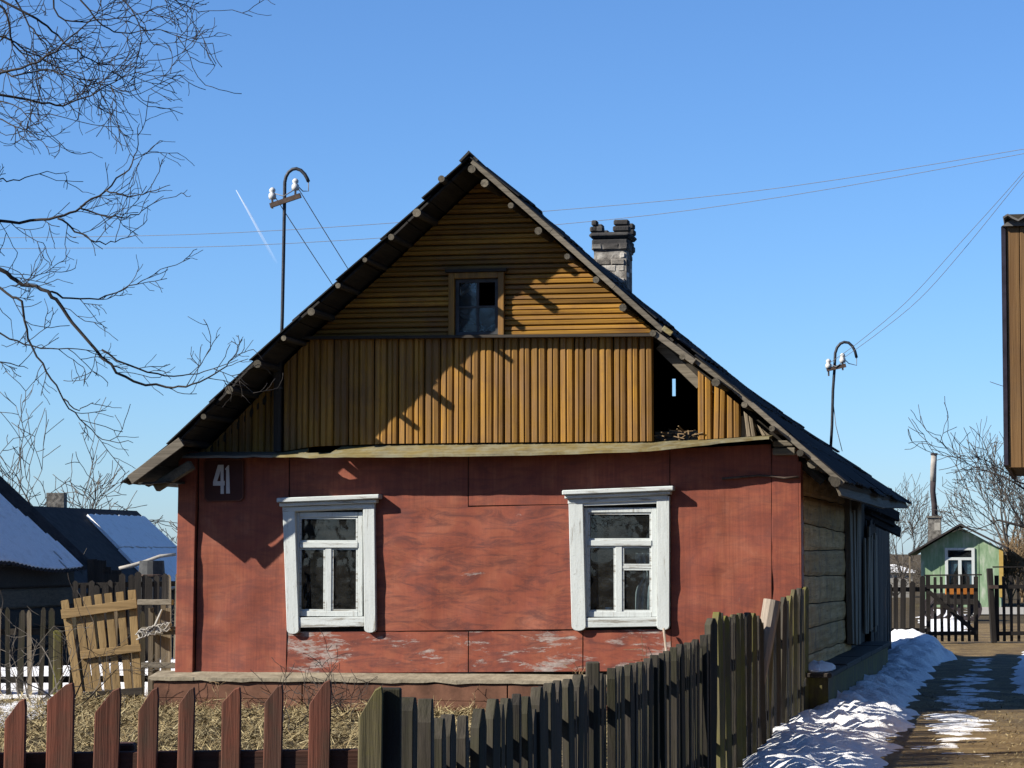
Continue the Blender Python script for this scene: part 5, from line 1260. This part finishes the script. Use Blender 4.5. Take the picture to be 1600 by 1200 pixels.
# ------------------------------------------------------------------ trees and shrubs
def grow(mb, p, d, r, L, lev, R, P):
    """one limb and its forks; P: dict of habits"""
    n = 4 if lev > 1 else 3; pts = [p.copy()]; rads = [r]; d = d.normalized(); kids = []
    for i in range(n):
        d = (d + Vector((R.gauss(0, 1), R.gauss(0, 1), R.gauss(0, 1))) * P['wander'] + Vector((0, 0, P['up'] * (1 if lev > 2 else P.get('tipup', 1))))).normalized()
        p = p + d * (L / n); t_ = (i + 1) / n; rad = max(P['rmin'], r * (1 - .6 * t_)); pts.append(p.copy()); rads.append(rad)
        if lev > 0 and (i > 0 or lev < P['levels'] - 1):
            for _ in range(P['kids'] if R.random() < P.get('dens', .85) else 0): kids.append((p.copy(), d.copy(), rad))
    mb.tube(pts, rads, 7 if r > .05 else (5 if r > .015 else 3))
    if lev > 0:
        kids.append((p, d, rads[-1]))
        for (q, e, rad) in kids:
            ax = Vector((R.gauss(0, 1), R.gauss(0, 1), R.gauss(0, 1))); ax = (ax - e * ax.dot(e)).normalized(); an = R.uniform(*P['angle'])
            e2 = e * math.cos(an) + ax * math.sin(an); grow(mb, q, e2, max(P['rmin'], rad * R.uniform(.55, .8)), L * R.uniform(*P['shrink']), lev - 1, R, P)
def bare_tree(name, base, h, r, seed, label, mat, P, trunk_h=.3, lean=(0, 0), cat='tree', group=None):
    R = random.Random(seed); base = Vector(base); T = thing(name, base, label, cat, group)
    tp_ = base + Vector((lean[0], lean[1], h * trunk_h)); mid = base.lerp(tp_, .5) + Vector((R.uniform(-.04, .04) * h * .3, 0, 0))
    MB().tube([base - Vector((0, 0, .05)), base + Vector((0, 0, .15)), mid, tp_], [r * 1.25, r * 1.05, r * .9, r * .8], 9).build('trunk', mat, T, smooth=True)
    mb = MB()
    for k_ in range(P['limbs']):
        an = 6.2832 * k_ / P['limbs'] + R.uniform(-.4, .4); tilt = R.uniform(*P['spread'])
        d = Vector((math.cos(an) * math.sin(tilt), math.sin(an) * math.sin(tilt), math.cos(tilt)))
        grow(mb, tp_ - Vector((0, 0, R.uniform(0, .25) * h * trunk_h)), d, r * .6, h * R.uniform(.28, .38), P['levels'] - 1, R, P)
    mb.build('crown', mat, T, smooth=True); return T
APPLE = dict(wander=.16, up=.03, rmin=.008, kids=1, angle=(.4, 1.0), shrink=(.6, .85), levels=5, limbs=5, spread=(.4, 1.0), dens=.62)
YOUNG = dict(wander=.1, up=.08, rmin=.008, kids=1, angle=(.3, .8), shrink=(.6, .85), levels=5, limbs=5, spread=(.15, .6), dens=.6)
def ground_at(px_, Y): x_ = at_depth(px_, 900, Y).x; return (x_, Y, gz(x_, Y))
bare_tree('apple_tree', ground_at(30, 66), 5.6, .16, 21, 'bare spreading tree behind the roofs at the far left', M['far_bark'], dict(APPLE, rmin=.010), .3, lean=(.3, 0))
bare_tree('apple_tree', ground_at(262, 68), 4.4, .1, 5, 'bare bushy tree close behind the left corner of the house', M['far_bark'], dict(APPLE, rmin=.009, spread=(.3, .9)), .2)
bare_tree('apple_tree', ground_at(178, 56), 2.6, .05, 15, 'thin bare sapling in front of the snowy hipped roof', M['far_bark'], dict(APPLE, rmin=.006, levels=5), .25)
bare_tree('garden_tree', ground_at(1668, 52), 4.6, .16, 33, 'bare dark tree reaching in from the right edge below the boards', M['bark'], dict(APPLE, rmin=.007, up=.05, spread=(.6, 1.2), limbs=5, dens=.45), .36)
bare_tree('garden_tree', ground_at(1577, 96), 5.6, .1, 8, 'upright bare tree behind the right side of the green hut', M['far_bark'], dict(YOUNG, rmin=.010, levels=5), .3)
bare_tree('garden_tree', ground_at(1612, 100), 4.6, .1, 18, 'bare bush-like tree at the right edge behind the hut', M['far_bark'], dict(YOUNG, rmin=.012, levels=5, limbs=6), .15)
bare_tree('garden_tree', ground_at(1410, 90), 3.4, .05, 13, 'thin bare sapling between house corner and green hut', M['far_bark'], dict(YOUNG, rmin=.008), .25)
bare_tree('garden_tree', ground_at(1398, 84), 2.4, .04, 14, 'low bare bush beside the torn roof corner', M['far_bark'], dict(APPLE, rmin=.007, levels=5), .1)
for i, (px_, Y, h_, lb) in enumerate(((1578, 82, 2.0, 'brown bare bush right beside the green hut'), (1598, 86, 2.4, 'brown bare bush at the right picture edge beside the hut'), (1618, 90, 2.2, 'brown bare bush just beyond the right picture edge'))):
    bare_tree('bare_bush', ground_at(px_, Y), h_, .05, 60 + i, lb, M['weed'], dict(YOUNG, rmin=.008, limbs=9, spread=(.1, .8)), .06, cat='bush', group='bushes by the hut')

# the big tree left of the frame: limbs follow the photograph, trunk stands outside it
YT = 18.0
tb = at_depth(-240, 600, YT); TR = thing('roadside_tree', (tb.x, YT, 0), 'large bare tree whose dark branches reach in from the left', 'tree')
R = random.Random(77)
trunk = [Vector((tb.x, YT, -.05)), Vector((tb.x - .03, YT, 1.2)), Vector((tb.x + .04, YT, 2.4)), Vector((tb.x, YT, 3.6)), Vector((tb.x + .08, YT, 5.2)), Vector((tb.x + .05, YT, 7.0))]
MB().tube(trunk, [.2, .17, .155, .14, .11, .06], 10).build('trunk', M['bark'], TR, smooth=True)
limbs = [
 ([(-238, 410), (-120, 352), (-40, 346), (30, 346), (90, 340), (125, 322), (165, 298), (200, 264), (212, 235), (218, 193)], 5.5),
 ([(125, 322), (150, 333), (190, 341), (222, 330), (256, 306)], 2.2), ([(163, 298), (200, 307), (232, 300), (266, 289)], 1.8), ([(92, 340), (118, 362), (150, 377), (180, 377), (213, 366)], 2.4),
 ([(-238, 500), (-150, 400), (-60, 392), (0, 420), (35, 443), (75, 455), (102, 492), (150, 547), (195, 590), (258, 605), (300, 600), (345, 578), (368, 552), (380, 526)], 8),
 ([(75, 455), (110, 466), (168, 463), (212, 444), (247, 427)], 2.8), ([(158, 548), (215, 577), (270, 588), (320, 580), (372, 562)], 2.6),
 ([(-60, 400), (0, 452), (33, 472), (44, 530), (74, 580), (98, 622), (125, 655), (160, 686), (208, 692)], 4), ([(100, 622), (122, 640), (146, 629)], 1.6),
 ([(-236, 560), (-100, 500), (0, 522), (50, 542), (105, 545), (158, 548)], 3), ([(-60, 545), (0, 565), (44, 576)], 2),
 ([(-237, 330), (-120, 170), (0, 115), (60, 95), (110, 60), (150, 22), (168, -30)], 5), ([(-100, 150), (0, 150), (55, 158), (98, 164), (140, 150), (178, 128), (222, 111)], 4),
 ([(-236, 150), (-100, -20), (40, 20), (80, 50), (120, 80), (155, 98), (232, 105)], 4), ([(-100, -20), (60, -30), (92, 25), (135, 34), (200, 26), (262, 8)], 3), ([(-60, -30), (5, 15), (22, 70), (50, 90), (60, 110)], 4),
 ([(-120, 200), (-20, 110), (20, 120), (70, 110), (110, 120), (160, 130), (206, 146)], 2.6), ([(60, -40), (180, -8), (215, 30), (235, 62), (262, 76)], 2.2), ([(-100, 120), (-10, 180), (30, 200), (50, 204)], 2.2), ([(-120, 300), (-20, 280), (20, 283), (62, 272), (108, 268)], 2.2), ([(160, -30), (240, -14), (290, 8), (312, 22)], 2.0),
 ([(-60, 160), (0, 158), (40, 176), (84, 180)], 1.8), ([(-80, 40), (10, 60), (50, 84), (90, 104), (130, 116)], 2.6), ([(10, -30), (40, 30), (62, 60), (90, 100), (100, 128)], 2.6), ([(110, -30), (150, 30), (190, 50), (250, 46), (286, 60)], 2.2),
]
mb = MB()
def twigs(p, d, L, lev):
    n = 5; pts = [p]; dd = d.normalized(); rad = [.0042 if lev > 1 else .0032]; kk = []
    for i in range(n):
        dd = (dd + Vector((R.gauss(0, .16), R.gauss(0, .16), R.gauss(0, .16) + .03))).normalized(); p = p + dd * (L / n); pts.append(p); rad.append(.003 if lev > 0 else .0022)
        if lev > 0 and R.random() < .4: kk.append((p, dd))
    mb.tube(pts, rad, 3)
    for q, e in kk:
        s_ = R.choice((-1, 1)); e2 = (e + Vector((-e.z, R.gauss(0, .5), e.x)) * s_ * R.uniform(.5, 1.1)).normalized(); twigs(q, e2, L * R.uniform(.4, .75), lev - 1)
for li, (pts, w_) in enumerate(limbs):
    n = len(pts); dof = R.uniform(-.5, .5); P = []
    for i, (x_, y_) in enumerate(pts):
        far_ = x_ < -200
        P.append(at_depth(x_, y_, YT + (0 if far_ else dof * min(1, (i + 1) / 3) + R.uniform(-.05, .05))))
    # rounder curve
    Q = []; rads = []
    for i in range(n - 1):
        for f in (0, .25, .5, .75):
            p0, p1, p2, p3 = P[max(0, i - 1)], P[i], P[i + 1], P[min(n - 1, i + 2)]
            Q.append(.5 * (2 * p1 + (p2 - p0) * f + (2 * p0 - 5 * p1 + 4 * p2 - p3) * f * f + (3 * p1 - p0 - 3 * p2 + p3) * f ** 3) + Vector((R.gauss(0, .006), 0, R.gauss(0, .006)))); rads.append(w_ / 229 / 2 * (1 - .98 * (i + f) / (n - 1)) + .0022)
    Q.append(P[-1]); rads.append(.002); mb.tube(Q, rads, 6)
    dense = all(y_ < 215 for _, y_ in pts)
    for i in range(2, len(Q) - 1):
        if 800 + F * Q[i].x / Q[i].y < -90: continue
        if R.random() < (.55 if dense else .4):
            d = (Q[i + 1] - Q[i]).normalized(); s_ = R.choice((-1, 1)); d2 = d * R.uniform(.7, 1.2) + Vector((-d.z, R.gauss(0, .4), d.x)) * s_ * R.uniform(.4, .9) - Vector((0, 0, .25 if dense else 0))
            twigs(Q[i], d2, R.uniform(.12, .34) * (1.5 if dense else 1), 2 if (dense or R.random() < .45) else 1)
mb.build('crown', M['bark'], TR, smooth=True)

# across the street, behind the viewer: unseen houses added to cut stray sky light, trees inferred from pane reflections
for x0_, x1_, y0_, h_, lb in ((-9, 8, -15, 3.0, 'dark timber house added behind the viewer to cut low sky light'), (13, 26, -16, 3.1, 'dark timber barn added behind the viewer to cut low sky light')):
    T = thing('added_street_house', ((x0_ + x1_) / 2, y0_ - 4, 0), lb, 'house', 'added houses across the street')
    MB().box(x0_, x1_, y0_ - 8, y0_, 0, h_).build('wall', M['dark_h'], T)
    mb = MB(); o_ = .5; q = [(y0_ + o_, h_ - .1), (y0_ - 4, h_ + 3.4), (y0_ - 8 - o_, h_ - .1)]
    mb.add([(x0_ - .4, y_, z_) for y_, z_ in q] + [(x1_ + .4, y_, z_) for y_, z_ in q], [(0, 1, 4, 3), (1, 2, 5, 4), (2, 0, 3, 5), (0, 2, 1), (3, 4, 5)]); mb.build('roof', M['dark_sheet'], T)
    x_ = x0_ + 2
    while x_ < x1_ - 2:
        wq = MB().box(x_, x_ + .9, y0_, y0_ + .06, 1.0, 2.2).build('window', M['white_v'], T); MB().box(x_ + .1, x_ + .8, y0_ + .061, y0_ + .07, 1.1, 2.1).build('pane', M['dark_frame'], wq); x_ += 3.2
bare_tree('street_tree', (-22, -11, 0), 11, .25, 91, 'tall bare tree across the street', M['bark'], dict(APPLE, rmin=.015, up=.06), .25)
for i_, (x_, y_, h_) in enumerate(((-27, -16, 9), (-19, -19, 10), (-32, -12, 8), (-24, -20, 11))):
    bare_tree('street_tree', (x_, y_, 0), h_, .22, 94 + i_, ('tallest bare tree in the row across the street' if h_ == 11 else 'bare tree %s the row across the street' % ('at the near end of' if x_ == -19 else 'at the far end of' if x_ == -32 else 'in the middle of')), M['bark'], dict(APPLE, rmin=.012, up=.05, dens=.6), .2, group='trees across the street')
bare_tree('street_tree', (-12, -10, 0), 9, .2, 92, 'smaller bare tree across the street', M['bark'], dict(APPLE, rmin=.015, up=.06), .25)

# shrubs and stalks in the yard
def shrub(base, h, n, seed, label, mat, spread=.5, r=.006):
    R2 = random.Random(seed); T = thing('bare_shrub', base, label, 'shrub', 'bare shrubs in the yard'); b0_ = Vector(base)
    for k_ in range(n):
        m = MB(); an = R2.uniform(0, 6.28); d = Vector((math.cos(an) * spread, math.sin(an) * spread * .6, 1)).normalized()
        P = dict(wander=.22, up=.02, rmin=.0028, kids=1, angle=(.4, 1.1), shrink=(.45, .75), levels=3, dens=.6); grow(m, b0_ + Vector((R2.uniform(-.06, .06), R2.uniform(-.05, .05), 0)), d, r, h * R2.uniform(.6, 1), 2, R2, P)
        m.build('stem', mat, T)
def gpt(px_, py_): p = on_ground(px_, py_); return (p.x, p.y, 0)
shrub(gpt(490, 1122), .42, 7, 1, 'dark twiggy shrub before the plinth below the left window', M['bark'], .9)
shrub(gpt(545, 1128), .5, 6, 2, 'dark twiggy shrub before the plinth behind the mossy corner picket', M['bark'], .7)
shrub(gpt(450, 1150), .4, 5, 3, 'low dark twigs in the grass behind the red pickets', M['bark'], 1.0)
shrub(gpt(325, 1118), .3, 3, 6, 'few dry stalks in the grass below the left corner board', M['weed'], .8)
shrub(gpt(748, 1118), .34, 1, 4, 'pair of tall dry stalks before the plinth between the windows', M['weed'], .15, .005)
shrub(gpt(1005, 1118), .45, 4, 5, 'reddish dry weeds below the right window', M['weed'], .45, .005)
shrub(gpt(930, 1122), .35, 3, 9, 'short dry weeds before the plinth left of the right window', M['weed'], .5, .005)
shrub(gpt(45, 1108), .8, 6, 7, 'grey bramble arching over the old fence at the far left', M['far_bark'], 1.3, .012)
shrub(gpt(100, 1112), .9, 6, 8, 'grey bramble in front of the slatted panel', M['far_bark'], 1.2, .011)
# stick propped against the wall by the right window
a, b = HF.w(*hv(1046, 1030, -.3)), HF.w(*hv(1037, 982, -.1)); a.z = zl - .03
tag(MB().tube([a, b], .012, 6).build('stick', M['bark_pole'], origin=a), 'thin pale stick propped below the right window', 'stick')
# snow lump on the side plinth
c = HF.w(.1, .75, .43); mb = MB()
for j in range(7):
    for i in range(16):
        an = i / 16 * 6.2832; f = math.cos(j / 6 * math.pi / 2); hh_ = math.sin(j / 6 * math.pi / 2); n_ = 1 + .2 * noise.noise(Vector((an, j * .5, 2)))
        q = HF.R * (.17 * f * math.cos(an) * n_) + HF.B * (.75 * f * math.sin(an) * n_); mb.v.append((c.x + q.x, c.y + q.y, c.z + .1 * hh_ * n_ * (.7 + .5 * noise.noise(Vector((an * 2, j, 6))))))
for j in range(6):
    for i in range(16): mb.f.append((j * 16 + i, j * 16 + (i + 1) % 16, (j + 1) * 16 + (i + 1) % 16, (j + 1) * 16 + i))
mb.f.append(tuple(range(15, -1, -1)))
tag(mb.build('snow_lump', M['snow'], origin=c, smooth=True), 'small snow lump on the side plinth behind the mossy pickets', 'snow')
for o in bpy.data.objects:
    if '_loc' in o: del o['_loc']
